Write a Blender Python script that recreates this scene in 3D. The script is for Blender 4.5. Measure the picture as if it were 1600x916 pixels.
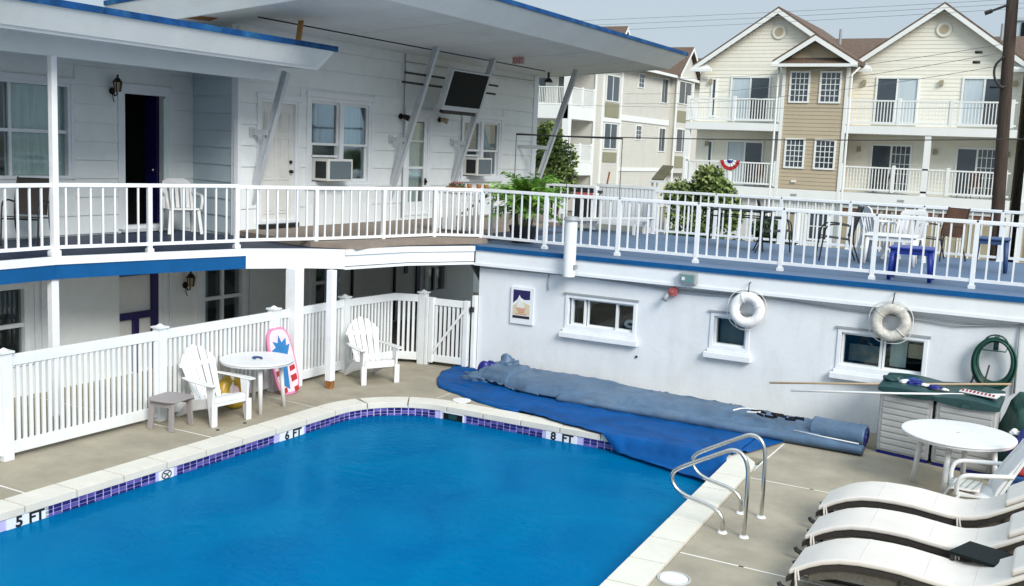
import bpy, bmesh, math, random
from mathutils import Vector, Matrix, noise
random.seed(7)
sc = bpy.context.scene
R = math.radians
for o in list(bpy.data.objects):
    bpy.data.objects.remove(o)
COL = sc.collection

# ------------------------------------------------------------ camera, sky, sun, exposure
cam_d = bpy.data.cameras.new("camera"); cam = bpy.data.objects.new("camera", cam_d); COL.objects.link(cam)
cam_d.sensor_width = 36.0; cam_d.lens = 1636.4/1600*36; cam_d.clip_start = 0.1; cam_d.clip_end = 2000
yaw, pit, rol = -0.50281616, -0.13527648, 0.04281362
h = Vector((math.sin(yaw), math.cos(yaw), 0)); r_ = Vector((math.cos(yaw), -math.sin(yaw), 0)); u_ = Vector((0, 0, 1))
f_ = h*math.cos(pit)+u_*math.sin(pit); up = u_*math.cos(pit)-h*math.sin(pit)
rr = r_*math.cos(rol)+up*math.sin(rol); uu = up*math.cos(rol)-r_*math.sin(rol)
M = Matrix((rr, uu, -f_)).transposed().to_4x4(); M.translation = Vector((0, 0, 3.8))
cam.matrix_world = M
sc.camera = cam
SUN_EL, SUN_AZ = R(34), R(124)      # azimuth clockwise from +Y
w = bpy.data.worlds.new("World"); sc.world = w; w.use_nodes = True
wn = w.node_tree.nodes; wl = w.node_tree.links
bg = wn["Background"]; sky = wn.new("ShaderNodeTexSky"); sky.sky_type = 'NISHITA'; sky.sun_disc = False
sky.sun_elevation = SUN_EL; sky.sun_rotation = SUN_AZ; sky.air_density = 1.0; sky.dust_density = 3.5; sky.ozone_density = 1.5
# hazy overcast veil: the clear sky is mixed with an even pale haze
veil = wn.new("ShaderNodeMixRGB"); veil.inputs[0].default_value = 0.93; veil.inputs[2].default_value = (4.7, 5.7, 6.9, 1)
tcw = wn.new("ShaderNodeTexCoord"); nzw = wn.new("ShaderNodeTexNoise"); nzw.inputs['Scale'].default_value = 2.2; nzw.inputs['Detail'].default_value = 3
mpw = wn.new("ShaderNodeMapping"); mpw.inputs['Scale'].default_value = (1, 1, 4)
wl.new(tcw.outputs['Generated'], mpw.inputs[0]); wl.new(mpw.outputs[0], nzw.inputs[0])
crw = wn.new("ShaderNodeValToRGB"); crw.color_ramp.elements[0].position = .3; crw.color_ramp.elements[1].position = .75
crw.color_ramp.elements[0].color = (3.45, 4.15, 4.75, 1); crw.color_ramp.elements[1].color = (3.8, 4.45, 4.95, 1)
wl.new(nzw.outputs[0], crw.inputs[0])
# an overcast sky brightens evenly from the horizon up to the zenith
sepw = wn.new("ShaderNodeSeparateXYZ"); wl.new(tcw.outputs['Generated'], sepw.inputs[0])
rmp = wn.new("ShaderNodeMapRange"); rmp.inputs[1].default_value = .2; rmp.inputs[2].default_value = 1; rmp.inputs[3].default_value = 1; rmp.inputs[4].default_value = 2.1; wl.new(sepw.outputs[2], rmp.inputs[0])
vm = wn.new("ShaderNodeVectorMath"); vm.operation = 'SCALE'; wl.new(crw.outputs[0], vm.inputs[0]); wl.new(rmp.outputs[0], vm.inputs['Scale']); wl.new(vm.outputs[0], veil.inputs[2])
wl.new(sky.outputs[0], veil.inputs[1]); wl.new(veil.outputs[0], bg.inputs[0]); bg.inputs[1].default_value = 0.115
sun_d = bpy.data.lights.new("sun", 'SUN'); sun = bpy.data.objects.new("sun", sun_d); COL.objects.link(sun)
sun_d.energy = 2.6; sun_d.angle = R(24); sun_d.color = (1, .97, .92)
sd = Vector((math.sin(SUN_AZ)*math.cos(SUN_EL), math.cos(SUN_AZ)*math.cos(SUN_EL), math.sin(SUN_EL)))
sun.rotation_euler = sd.to_track_quat('Z', 'Y').to_euler()
sc.view_settings.view_transform = 'Standard'; sc.view_settings.look = 'None'
sc.view_settings.exposure = 0.4; sc.view_settings.gamma = 1
sc.render.engine = 'CYCLES'; sc.cycles.use_denoising = True
sc.cycles.max_bounces = 8; sc.cycles.transparent_max_bounces = 12; sc.cycles.caustics_reflective = False; sc.cycles.caustics_refractive = False

# ------------------------------------------------------------ materials
def mat(name, col, rough=.6, var=.12, scale=6, bump=.0, bscale=60, metal=0, dirt=0, dcol=(.25, .22, .18), spec=.5, coat=0, stretch=None, streak=None):
    m = bpy.data.materials.new(name); m.use_nodes = True; N = m.node_tree.nodes; L = m.node_tree.links
    b = N["Principled BSDF"]; b.inputs['Roughness'].default_value = rough; b.inputs['Metallic'].default_value = metal
    b.inputs['Specular IOR Level'].default_value = spec; b.inputs['Coat Weight'].default_value = coat
    g = N.new("ShaderNodeNewGeometry"); src = g.outputs['Position']
    if stretch:
        mp = N.new("ShaderNodeMapping"); mp.inputs['Scale'].default_value = stretch; L.new(src, mp.inputs[0]); src = mp.outputs[0]
    n = N.new("ShaderNodeTexNoise"); n.inputs['Scale'].default_value = scale; n.inputs['Detail'].default_value = 5; n.inputs['Roughness'].default_value = .6
    L.new(src, n.inputs[0])
    cr = N.new("ShaderNodeValToRGB"); e = cr.color_ramp.elements; e[0].position = .3; e[1].position = .7
    e[0].color = tuple(c*(1-var) for c in col)+(1,); e[1].color = tuple(min(1, c*(1+var*.7)) for c in col)+(1,)
    L.new(n.outputs[0], cr.inputs[0]); out = cr.outputs[0]
    if dirt:
        n2 = N.new("ShaderNodeTexNoise"); n2.inputs['Scale'].default_value = 1.3; n2.inputs['Detail'].default_value = 8; n2.inputs['Roughness'].default_value = .7
        if streak:
            mp2 = N.new('ShaderNodeMapping'); mp2.inputs['Scale'].default_value = streak; L.new(g.outputs['Position'], mp2.inputs[0]); L.new(mp2.outputs[0], n2.inputs[0])
        else: L.new(g.outputs['Position'], n2.inputs[0])
        c2 = N.new("ShaderNodeValToRGB"); c2.color_ramp.elements[0].position = .5; c2.color_ramp.elements[1].position = .78
        c2.color_ramp.elements[0].color = (0, 0, 0, 1); c2.color_ramp.elements[1].color = (dirt,)*3+(1,)
        L.new(n2.outputs[0], c2.inputs[0])
        mx = N.new("ShaderNodeMixRGB"); mx.inputs[2].default_value = dcol+(1,); L.new(c2.outputs[0], mx.inputs[0]); L.new(out, mx.inputs[1]); out = mx.outputs[0]
    L.new(out, b.inputs['Base Color'])
    if bump:
        n3 = N.new("ShaderNodeTexNoise"); n3.inputs['Scale'].default_value = bscale; n3.inputs['Detail'].default_value = 4; L.new(src, n3.inputs[0])
        bp = N.new("ShaderNodeBump"); bp.inputs['Strength'].default_value = bump; bp.inputs['Distance'].default_value = .02
        L.new(n3.outputs[0], bp.inputs['Height']); L.new(bp.outputs[0], b.inputs['Normal'])
    return m
W = {}
W['wall'] = mat('white_masonry_paint', (.74, .77, .80), .7, .05, 2.0, .12, 16, dirt=.42, dcol=(.52, .51, .46), streak=(1.6, 1.6, .45))
W['board'] = mat('white_siding_paint', (.79, .825, .825), .55, .05, 3, .1, 40, dirt=.15, dcol=(.5, .52, .52))
W['trim'] = mat('white_trim_paint', (.78, .81, .84), .45, .05, 5, .05, 40, dirt=.12, dcol=(.5, .48, .42))
W['soffit'] = mat('soffit_paint', (.74, .775, .785), .6, .06, 1.5, .08, 20, dirt=.3, dcol=(.48, .47, .43))
W['fascia'] = mat('fascia_metal', (.80, .83, .85), .35, .05, 1.2, .05, 8, dirt=.3, dcol=(.62, .62, .58), streak=(2.5, 2.5, .5))
W['rail'] = mat('white_rail_enamel', (.82, .84, .86), .35, .05, 8, dirt=.3, dcol=(.55, .5, .42))
W['vinyl'] = mat('white_vinyl', (.76, .79, .80), .42, .05, 4, dirt=.3, dcol=(.6, .58, .5))
W['plastic'] = mat('white_plastic', (.74, .74, .735), .42, .06, 5, dirt=.3, dcol=(.6, .57, .48))
W['blue'] = mat('blue_fascia_paint', (.003, .085, .25), .6, .12, 3, .05, 30, spec=.2, dirt=.15, dcol=(.05, .16, .27))
W['blueedge'] = mat('blue_roof_edge', (.006, .06, .2), .6, .45, 4, .3, 25, spec=.2, dirt=.8, dcol=(.06, .24, .36))
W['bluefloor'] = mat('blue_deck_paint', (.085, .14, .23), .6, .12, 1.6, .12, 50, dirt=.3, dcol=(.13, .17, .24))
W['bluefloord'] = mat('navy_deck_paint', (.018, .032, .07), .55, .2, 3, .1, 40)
W['tan'] = mat('tan_carpet', (.27, .22, .18), .9, .15, 5, .3, 120)
W['conc'] = mat('pool_deck_concrete', (.345, .305, .23), .85, .2, 1.6, .25, 70, dirt=.65, dcol=(.21, .185, .145))
W['cope'] = mat('coping_stone', (.68, .65, .57), .75, .06, 4, .25, 60, dirt=.35, dcol=(.45, .42, .36))
W['caulk'] = mat('joint_caulk', (.74, .72, .67), .8, .1, 8)
W['basin'] = mat('pool_plaster', (.30, .62, .82), .7, .1, 2)
W['tile1'] = mat('navy_pool_tile', (.022, .016, .15), .15, .4, 9, spec=.6)
W['tile2'] = mat('violet_pool_tile', (.12, .09, .36), .15, .35, 9, spec=.6)
W['grout'] = mat('lavender_grout', (.50, .47, .74), .7, .1, 9)
W['steel'] = mat('stainless_steel', (.62, .6, .56), .22, .06, 20, metal=1)
W['alu'] = mat('painted_steel_strut', (.55, .59, .62), .4, .06, 9, dirt=.3, dcol=(.38, .36, .32))
W['black'] = mat('black_plastic', (.012, .012, .014), .4, .2, 8)
W['screen'] = mat('dark_screen', (.007, .011, .011), .55, .1, 3, spec=.12)
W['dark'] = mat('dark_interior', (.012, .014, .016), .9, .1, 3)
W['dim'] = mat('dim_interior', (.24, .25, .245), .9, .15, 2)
W['green'] = mat('dark_green_lid', (.012, .055, .055), .45, .2, 4, dirt=.2, dcol=(.1, .12, .12))
W['hose'] = mat('green_hose', (.01, .07, .05), .4, .2, 6)
W['tarpg'] = mat('green_tarp', (.008, .05, .04), .4, .3, 5, .2, 18)
W['grey'] = mat('grey_resin', (.46, .46, .45), .55, .06, 5, dirt=.2, dcol=(.35, .33, .3))
W['taupe'] = mat('taupe_resin', (.30, .27, .27), .55, .08, 8)
W['cushion'] = mat('white_sling_fabric', (.68, .635, .58), .8, .05, 3, .15, 200)
W['wicker'] = mat('dark_wicker', (.03, .024, .02), .6, .4, 60, .5, 150)
W['wood'] = mat('bare_wood', (.42, .22, .07), .7, .35, 5, .2, 30, stretch=(1, 1, .15))
W['pole'] = mat('creosoted_pole', (.055, .036, .026), .85, .5, 6, .5, 30, stretch=(6, 6, .4))
W['bamboo'] = mat('tan_pole', (.45, .33, .2), .5, .15, 6)
W['rust'] = mat('rusty_foot', (.30, .12, .03), .8, .5, 25)
W['sidc'] = mat('cream_vinyl_siding', (.80, .775, .67), .55, .04, 1.5)
W['sidt'] = mat('tan_vinyl_siding', (.46, .385, .27), .6, .05, 1.5)
W['sidg'] = mat('greige_vinyl_siding', (.60, .585, .53), .6, .05, 1.0)
W['olive'] = mat('olive_panel', (.27, .26, .17), .6, .05, 1.0)
W['htrim'] = mat('house_white_trim', (.80, .82, .80), .45, .03, 2)
W['shingle'] = mat('brown_roof_shingle', (.13, .085, .06), .9, .35, 9, .4, 25)
W['stone'] = mat('pale_stucco_base', (.55, .54, .52), .8, .1, 1.4)
W['garage'] = mat('garage_beige', (.34, .30, .2), .7, .15, 2)
W['brownt'] = mat('brown_transom', (.16, .07, .035), .5, .3, 4)
W['purple'] = mat('navy_door_trim', (.012, .008, .09), .4, .1, 4)
W['cover'] = mat('blue_pool_cover', (.0006, .07, .25), .6, .3, 2.0, .6, 6, spec=.15)
W['coverg'] = mat('grey_cover_back', (.08, .14, .225), .42, .25, 3.0, .5, 11, spec=.35, dirt=.3, dcol=(.25, .27, .28))
W['coverd'] = mat('navy_cover_fold', (.004, .008, .16), .4, .2, 4)
W['asph'] = mat('asphalt', (.06, .06, .06), .9, .2, 3)
W['ground'] = mat('sandy_ground', (.22, .2, .16), .95, .2, 1)
W['grass'] = mat('grass_strip', (.06, .14, .03), .9, .4, 12)
W['red'] = mat('red_plastic', (.4, .02, .02), .4, .15, 6)
W['exit'] = mat('faded_exit_plate', (.62, .50, .50), .5, .05, 6)
W['exitr'] = mat('faded_exit_red', (.48, .12, .12), .5, .05, 6)
W['bluep'] = mat('blue_plastic', (.008, .03, .28), .4, .12, 6)
W['bluet'] = mat('slate_blue_table', (.03, .07, .17), .5, .12, 6)
W['cool'] = mat('blue_cooler', (.01, .06, .2), .4, .12, 6)
W['lime'] = mat('lime_ball', (.28, .5, .01), .35, .1, 6)
W['yellow'] = mat('yellow_float', (.42, .27, .02), .35, .2, 6)
W['pink'] = mat('pink_foam', (.75, .22, .38), .45, .12, 8)
W['pinkl'] = mat('pale_pink_foam', (.80, .6, .66), .45, .2, 18)
W['bblue'] = mat('blue_board_print', (.02, .17, .42), .45, .12, 8)
W['skin'] = mat('sand_print', (.66, .56, .38), .6, .1, 30)
W['orange'] = mat('orange_print', (.62, .22, .12), .6, .1, 30)
W['teal'] = mat('teal_box', (.14, .27, .27), .4, .15, 8)
W['leaf'] = mat('bright_palm_leaf', (.22, .42, .07), .5, .45, 6, dirt=.4, dcol=(.28, .42, .08))
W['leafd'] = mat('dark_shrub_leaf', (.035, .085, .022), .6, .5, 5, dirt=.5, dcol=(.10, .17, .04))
W['leafy'] = mat('yellow_green_leaf', (.20, .27, .07), .55, .45, 4, dirt=.5, dcol=(.30, .32, .08))
W['bark'] = mat('brown_bark', (.09, .065, .045), .9, .4, 9)
W['curt'] = mat('pale_curtain', (.66, .76, .73), .9, .12, 4, stretch=(6, 6, .5))
W['blind'] = mat('grey_blind', (.22, .25, .24), .8, .1, 5)
W['brass'] = mat('dark_bronze', (.02, .013, .01), .35, .3, 20, metal=.6)
W['amber'] = mat('lamp_glass', (.35, .28, .18), .2, .1, 20)
W['wire'] = mat('black_wire', (.02, .02, .02), .6, .1, 10)
W['condm'] = mat('grey_conduit', (.33, .35, .36), .5, .1, 10)
W['doorw'] = mat('white_door_paint', (.70, .70, .67), .5, .04, 5, dirt=.15, dcol=(.5, .48, .42))
W['acg'] = mat('grey_condenser_fins', (.13, .17, .19), .6, .25, 30)
W['ink'] = mat('black_lettering', (.01, .01, .012), .5, .05, 10)

def glass_mat():
    m = bpy.data.materials.new('window_glass'); m.use_nodes = True; N = m.node_tree.nodes; L = m.node_tree.links
    N.remove(N["Principled BSDF"]); out = N["Material Output"]
    t = N.new("ShaderNodeBsdfTransparent"); t.inputs[0].default_value = (.9, .95, .95, 1)
    g = N.new("ShaderNodeBsdfGlossy"); g.inputs['Roughness'].default_value = .04; g.inputs[0].default_value = (.9, .95, 1, 1)
    fr = N.new("ShaderNodeFresnel"); fr.inputs[0].default_value = 1.5
    ad = N.new("ShaderNodeMath"); ad.operation = 'MULTIPLY_ADD'; ad.inputs[1].default_value = .7; ad.inputs[2].default_value = .0
    mx = N.new("ShaderNodeMixShader"); L.new(fr.outputs[0], ad.inputs[0]); L.new(ad.outputs[0], mx.inputs[0]); L.new(t.outputs[0], mx.inputs[1]); L.new(g.outputs[0], mx.inputs[2]); L.new(mx.outputs[0], out.inputs[0])
    return m
W['glass'] = glass_mat()
def water_mat():
    m = bpy.data.materials.new('pool_water'); m.use_nodes = True; N = m.node_tree.nodes; L = m.node_tree.links
    N.remove(N["Principled BSDF"]); out = N["Material Output"]
    geo = N.new("ShaderNodeNewGeometry")
    mp = N.new("ShaderNodeMapping"); mp.inputs['Rotation'].default_value = (0, 0, .5); mp.inputs['Scale'].default_value = (1, 1.7, 1); L.new(geo.outputs['Position'], mp.inputs[0])
    n1 = N.new("ShaderNodeTexNoise"); n1.inputs['Scale'].default_value = 6.5; n1.inputs['Detail'].default_value = 3; n1.inputs['Distortion'].default_value = .8; L.new(mp.outputs[0], n1.inputs[0])
    n2 = N.new("ShaderNodeTexNoise"); n2.inputs['Scale'].default_value = 1.1; n2.inputs['Detail'].default_value = 2; L.new(mp.outputs[0], n2.inputs[0])
    ad = N.new("ShaderNodeMath"); ad.operation = 'MULTIPLY'; L.new(n1.outputs[0], ad.inputs[0]); L.new(n2.outputs[0], ad.inputs[1])
    bp = N.new("ShaderNodeBump"); bp.inputs['Strength'].default_value = .5; bp.inputs['Distance'].default_value = .03; L.new(ad.outputs[0], bp.inputs['Height'])
    t = N.new("ShaderNodeBsdfRefraction"); t.inputs['IOR'].default_value = 1.33; t.inputs['Roughness'].default_value = .0; t.inputs[0].default_value = (.12, .62, .9, 1); L.new(bp.outputs[0], t.inputs['Normal'])
    tr = N.new("ShaderNodeBsdfTransparent"); tr.inputs[0].default_value = (.0, .56, .80, 1)
    d = N.new("ShaderNodeBsdfDiffuse")
    n3 = N.new("ShaderNodeTexNoise"); n3.inputs['Scale'].default_value = .6; n3.inputs['Detail'].default_value = 4; n3.inputs['Distortion'].default_value = 1.2; L.new(geo.outputs['Position'], n3.inputs[0])
    cr = N.new("ShaderNodeValToRGB"); cr.color_ramp.elements[0].position = .35; cr.color_ramp.elements[1].position = .65
    cr.color_ramp.elements[0].color = (.0, .195, .48, 1); cr.color_ramp.elements[1].color = (.0, .265, .56, 1)
    L.new(n3.outputs[0], cr.inputs[0]); L.new(cr.outputs[0], d.inputs[0]); L.new(bp.outputs[0], d.inputs['Normal'])
    g = N.new("ShaderNodeBsdfGlossy"); g.inputs[0].default_value = (.10, .40, .62, 1); g.inputs['Roughness'].default_value = .14; L.new(bp.outputs[0], g.inputs['Normal'])
    m1 = N.new("ShaderNodeMixShader"); m1.inputs[0].default_value = .5; L.new(tr.outputs[0], m1.inputs[1]); L.new(d.outputs[0], m1.inputs[2])
    fr = N.new("ShaderNodeFresnel"); fr.inputs[0].default_value = 1.33; L.new(bp.outputs[0], fr.inputs['Normal'])
    m2 = N.new("ShaderNodeMixShader"); L.new(fr.outputs[0], m2.inputs[0]); L.new(m1.outputs[0], m2.inputs[1]); L.new(g.outputs[0], m2.inputs[2]); L.new(m2.outputs[0], out.inputs[0])
    N.remove(t)
    return m
W['water'] = water_mat()

# ------------------------------------------------------------ builders
ORG = {}
class MB:
    def __init__(s): s.v = []; s.f = []
    def add(s, vs, fs):
        n = len(s.v); s.v += [tuple(v) for v in vs]; s.f += [tuple(i+n for i in f) for f in fs]; return s
    def box(s, x0, x1, y0, y1, z0, z1):
        x0, x1 = sorted((x0, x1)); y0, y1 = sorted((y0, y1)); z0, z1 = sorted((z0, z1))
        return s.add([(x0, y0, z0), (x1, y0, z0), (x1, y1, z0), (x0, y1, z0), (x0, y0, z1), (x1, y0, z1), (x1, y1, z1), (x0, y1, z1)],
                     [(3, 2, 1, 0), (4, 5, 6, 7), (0, 1, 5, 4), (1, 2, 6, 5), (2, 3, 7, 6), (3, 0, 4, 7)])
    def bar(s, a, b, wd, dp, side=None):
        """rectangular bar from a to b; wd across 'side', dp the other way"""
        a = Vector(a); b = Vector(b); d = (b-a).normalized()
        sv = Vector(side) if side else (Vector((0, 0, 1)) if abs(d.z) < .9 else Vector((1, 0, 0)))
        x = (sv-d*sv.dot(d)).normalized()*wd/2; y = d.cross(x).normalized()*dp/2
        vs = [a-x-y, a+x-y, a+x+y, a-x+y, b-x-y, b+x-y, b+x+y, b-x+y]
        return s.add(vs, [(3, 2, 1, 0), (4, 5, 6, 7), (0, 1, 5, 4), (1, 2, 6, 5), (2, 3, 7, 6), (3, 0, 4, 7)])
    def tube(s, pts, r, n=8, closed=False, cap=True):
        P = [Vector(p) for p in pts]; k = len(P); rs = r if isinstance(r, (list, tuple)) else [r]*k
        prev = None; base = len(s.v); vs = []; fs = []
        for i in range(k):
            if closed: d = P[(i+1) % k]-P[i-1]
            else: d = P[min(i+1, k-1)]-P[max(i-1, 0)]
            d.normalize()
            if prev is None:
                x = d.orthogonal().normalized()
            else:
                x = (prev-d*prev.dot(d)).normalized()
            prev = x; y = d.cross(x)
            for j in range(n):
                a = 2*math.pi*j/n; vs.append(P[i]+(x*math.cos(a)+y*math.sin(a))*rs[i])
        m = k if closed else k-1
        for i in range(m):
            for j in range(n):
                a = i*n+j; b = i*n+(j+1) % n; c = ((i+1) % k)*n+(j+1) % n; d = ((i+1) % k)*n+j
                fs.append((a, b, c, d))
        if cap and not closed:
            fs.append(tuple(range(n))[::-1]); fs.append(tuple((k-1)*n+j for j in range(n)))
        return s.add(vs, fs)
    def disc(s, c, r, z0, z1, n=24, ax='z', r2=None):
        r2 = r if r2 is None else r2; vs = []
        for (z, q) in ((z0, r), (z1, r2)):
            for j in range(n):
                a = 2*math.pi*j/n; p = (c[0]+q*math.cos(a), c[1]+q*math.sin(a), z)
                vs.append(p)
        fs = [tuple(range(n))[::-1], tuple(n+j for j in range(n))]+[(j, (j+1) % n, n+(j+1) % n, n+j) for j in range(n)]
        if ax == 'y': vs = [(p[0], p[2], p[1]) for p in vs]; fs = [f[::-1] for f in fs]
        if ax == 'x': vs = [(p[2], p[0], p[1]) for p in vs]
        return s.add(vs, fs)
    def poly(s, pts, z0, z1):
        n = len(pts); vs = [(p[0], p[1], z0) for p in pts]+[(p[0], p[1], z1) for p in pts]
        return s.add(vs, [tuple(range(n))[::-1], tuple(n+j for j in range(n))]+[(j, (j+1) % n, n+(j+1) % n, n+j) for j in range(n)])
    def polyy(s, pts, y0, y1):
        """pts in (x,z), extruded along y"""
        n = len(pts); vs = [(p[0], y0, p[1]) for p in pts]+[(p[0], y1, p[1]) for p in pts]
        return s.add(vs, [tuple(range(n)), tuple(n+j for j in range(n))[::-1]]+[(j, n+j, n+(j+1) % n, (j+1) % n) for j in range(n)])
    def polyx(s, pts, x0, x1):
        n = len(pts); vs = [(x0, p[0], p[1]) for p in pts]+[(x1, p[0], p[1]) for p in pts]
        return s.add(vs, [tuple(range(n))[::-1], tuple(n+j for j in range(n))]+[(j, (j+1) % n, n+(j+1) % n, n+j) for j in range(n)])
    def mesh(s, name, m, smooth=False, off=None):
        me = bpy.data.meshes.new(name); o = off or Vector((0, 0, 0))
        me.from_pydata([(v[0]-o.x, v[1]-o.y, v[2]-o.z) for v in s.v], [], s.f); me.materials.append(m)
        bm = bmesh.new(); bm.from_mesh(me); bmesh.ops.recalc_face_normals(bm, faces=bm.faces); bm.to_mesh(me); bm.free()
        if smooth:
            for p in me.polygons: p.use_smooth = True
        return me
    def build(s, name, m, parent=None, smooth=False, bevel=0, kind=None, label=None, seg=2):
        off = ORG.get(parent.name, Vector((0, 0, 0))) if parent else Vector((0, 0, 0))
        me = s.mesh(name, m, smooth, off); o = bpy.data.objects.new(name, me); COL.objects.link(o)
        if parent: o.parent = parent; ORG[o.name] = off
        if bevel:
            b = o.modifiers.new("b", 'BEVEL'); b.width = bevel; b.segments = seg; b.limit_method = 'ANGLE'; b.angle_limit = R(40)
            if not smooth:
                for p in me.polygons: p.use_smooth = True
                ws = o.modifiers.new("wn", 'WEIGHTED_NORMAL'); ws.keep_sharp = True
        elif smooth:
            a = 0
        if kind: o['kind'] = kind
        if label: o['label'] = label
        return o
def inst(name, me, loc, parent, rot=(0, 0, 0)):
    o = bpy.data.objects.new(name, me); COL.objects.link(o); o.parent = parent
    off = ORG.get(parent.name, Vector((0, 0, 0))); o.location = Vector(loc)-off; o.rotation_euler = rot; ORG[o.name] = off; return o
def thing(name, label, cat, loc=(0, 0, 0), group=None):
    o = bpy.data.objects.new(name, None); COL.objects.link(o); o.location = loc; o.empty_display_size = .1
    ORG[o.name] = Vector(loc); tag(o, label, cat, group); return o
def tag(o, label, cat, group=None):
    o['label'] = label; o['category'] = cat
    if group: o['group'] = group
    return o
def struct(o): o['kind'] = 'structure'; return o
def dup(root, loc, rz=None, label=None, group=None):
    def cp(o, par):
        c = o.copy(); COL.objects.link(c)
        if par: c.parent = par; c.matrix_parent_inverse.identity()
        for ch in kids.get(o, []): cp(ch, c)
        return c
    kids = {}
    def walk(o):
        kids[o] = list(o.children)
        for k in kids[o]: walk(k)
    walk(root); r = cp(root, None); r.location = loc
    if rz is not None: r.rotation_euler = (0, 0, rz)
    if label: r['label'] = label
    if group: r['group'] = group
    return r
def place(o, loc, rz=0): o.location = loc; o.rotation_euler = (0, 0, rz)

# ------------------------------------------------------------ wall helpers (axis 'x': plane X=c facing +X, u=Y; axis 'y': plane Y=c facing -Y, u=X)
def ub(mb, ax, c, u0, u1, d0, d1, z0, z1):
    if ax == 'x': mb.box(c+d0, c+d1, u0, u1, z0, z1)
    else: mb.box(u0, u1, c-d0, c-d1, z0, z1)
    return mb
def slab_wall(ax, c, u0, u1, z0, z1, ops, th, name, m, parent):
    us = sorted({u0, u1, *[v for o in ops for v in o[:2]]}); mb = MB()
    for a, b in zip(us, us[1:]):
        if b <= u0 or a >= u1: continue
        cut = sorted([(o[2], o[3]) for o in ops if o[0] < b-1e-6 and o[1] > a+1e-6]); z = z0
        for (p, q) in cut+[(z1, z1)]:
            if p > z+1e-4: ub(mb, ax, c, a, b, -th, 0, z, p)
            z = max(z, q)
    return mb.build(name, m, parent)
def siding(ax, c, u0, u1, z0, z1, ops, row, m, parent, ztop=None):
    z = z0; k = 0
    while z < z1-.03:
        zt = min(z+row, z1); segs = [(u0, u1)]
        for o in ops:
            if o[2] < zt-.03 and o[3] > z+.03:
                segs = [q for (a, b) in segs for q in ((a, min(b, o[0])), (max(a, o[1]), b)) if q[1]-q[0] > .03]
        for (a, b) in segs:
            cuts = [a]+([a+(b-a)*random.uniform(.4, .6)] if b-a > 3.2 else [])+[b]
            for p, q in zip(cuts, cuts[1:]):
                mb = MB(); g = .004; w0, w1 = .027, .009
                P = [(p+g, w0, z), (q-g, w0, z), (q-g, w1, zt-.006), (p+g, w1, zt-.006)]
                if ax == 'x': vs = [(c+.001, u, zz) for u, _, zz in P]+[(c+d, u, zz) for u, d, zz in P]
                else: vs = [(u, c-.001, zz) for u, _, zz in P]+[(u, c-d, zz) for u, d, zz in P]
                mb.add(vs, [(3, 2, 1, 0), (4, 5, 6, 7), (0, 1, 5, 4), (1, 2, 6, 5), (2, 3, 7, 6), (3, 0, 4, 7)])
                mb.build('siding_board', m, parent)
        z = zt
def interior(ax, c, u0, u1, z0, z1, dep, m, parent, name='room_interior'):
    mb = MB(); t = .02
    ub(mb, ax, c, u0-.1, u1+.1, -dep-t, -dep, z0-.1, z1+.1)
    ub(mb, ax, c, u0-.1, u1+.1, -dep, -.13, z0-.1-t, z0-.1); ub(mb, ax, c, u0-.1, u1+.1, -dep, -.13, z1+.1, z1+.1+t)
    ub(mb, ax, c, u0-.1-t, u0-.1, -dep, -.13, z0-.1, z1+.1); ub(mb, ax, c, u1+.1, u1+.1+t, -dep, -.13, z0-.1, z1+.1)
    return mb.build(name, m, parent)
def ring(ax, c, u0, u1, z0, z1, wd, d0, d1, mb=None):
    mb = mb or MB()
    ub(mb, ax, c, u0, u0+wd, d0, d1, z0, z1); ub(mb, ax, c, u1-wd, u1, d0, d1, z0, z1)
    ub(mb, ax, c, u0+wd, u1-wd, d0, d1, z0, z0+wd); ub(mb, ax, c, u0+wd, u1-wd, d0, d1, z1-wd, z1); return mb
def curtain(ax, c, u0, u1, z0, z1, dep, m, parent, amp=.035, name='curtain'):
    mb = MB(); n = max(6, int((u1-u0)/.03)); vs = []; fs = []
    for i in range(n+1):
        u = u0+(u1-u0)*i/n; d = -dep+amp*math.sin(i*1.25)+amp*.5*math.sin(i*.7+1)
        for z in (z0, z1): vs.append((c+d, u, z) if ax == 'x' else (u, c-d, z))
    for i in range(n): fs.append((2*i, 2*i+2, 2*i+3, 2*i+1))
    mb.add(vs, fs); return mb.build(name, m, parent, smooth=True)

# ============================================================ GROUND, POOL
XI = lambda y: -3.46-.058*(y-8.23)          # inner edge of the right side
inner = [(XI(1.5), 1.5), (XI(12.6), 12.6), (XI(12.6)-.03, 12.7), (XI(12.6)-.12, 12.75)]
inner += [(-8.05-1.1*math.sin(a), 11.65+1.1*math.cos(a)) for a in [R(q) for q in range(0, 91, 9)]]
inner += [(-9.15, 1.5)]
def offs(P, d):
    out = []
    n = len(P)
    for i in range(n):
        a = Vector(P[i-1]); b = Vector(P[i]); c = Vector(P[(i+1) % n])
        t1 = (b-a).normalized(); t2 = (c-b).normalized(); n1 = Vector((t1.y, -t1.x)); n2 = Vector((t2.y, -t2.x))
        m_ = (n1+n2).normalized(); k = d/max(.4, m_.dot(n1)); out.append((b.x+m_.x*k, b.y+m_.y*k))
    return out
outer = offs(inner, .33)
def resample(P, step):
    pts = [Vector(p) for p in P]; out = []; acc = 0
    for i in range(len(pts)-1):
        a, b = pts[i], pts[i+1]; L = (b-a).length; t = -acc
        while t+step <= L: t += step; out.append(a+(b-a)*(t/L))
        acc = L-t
    return out
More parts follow.
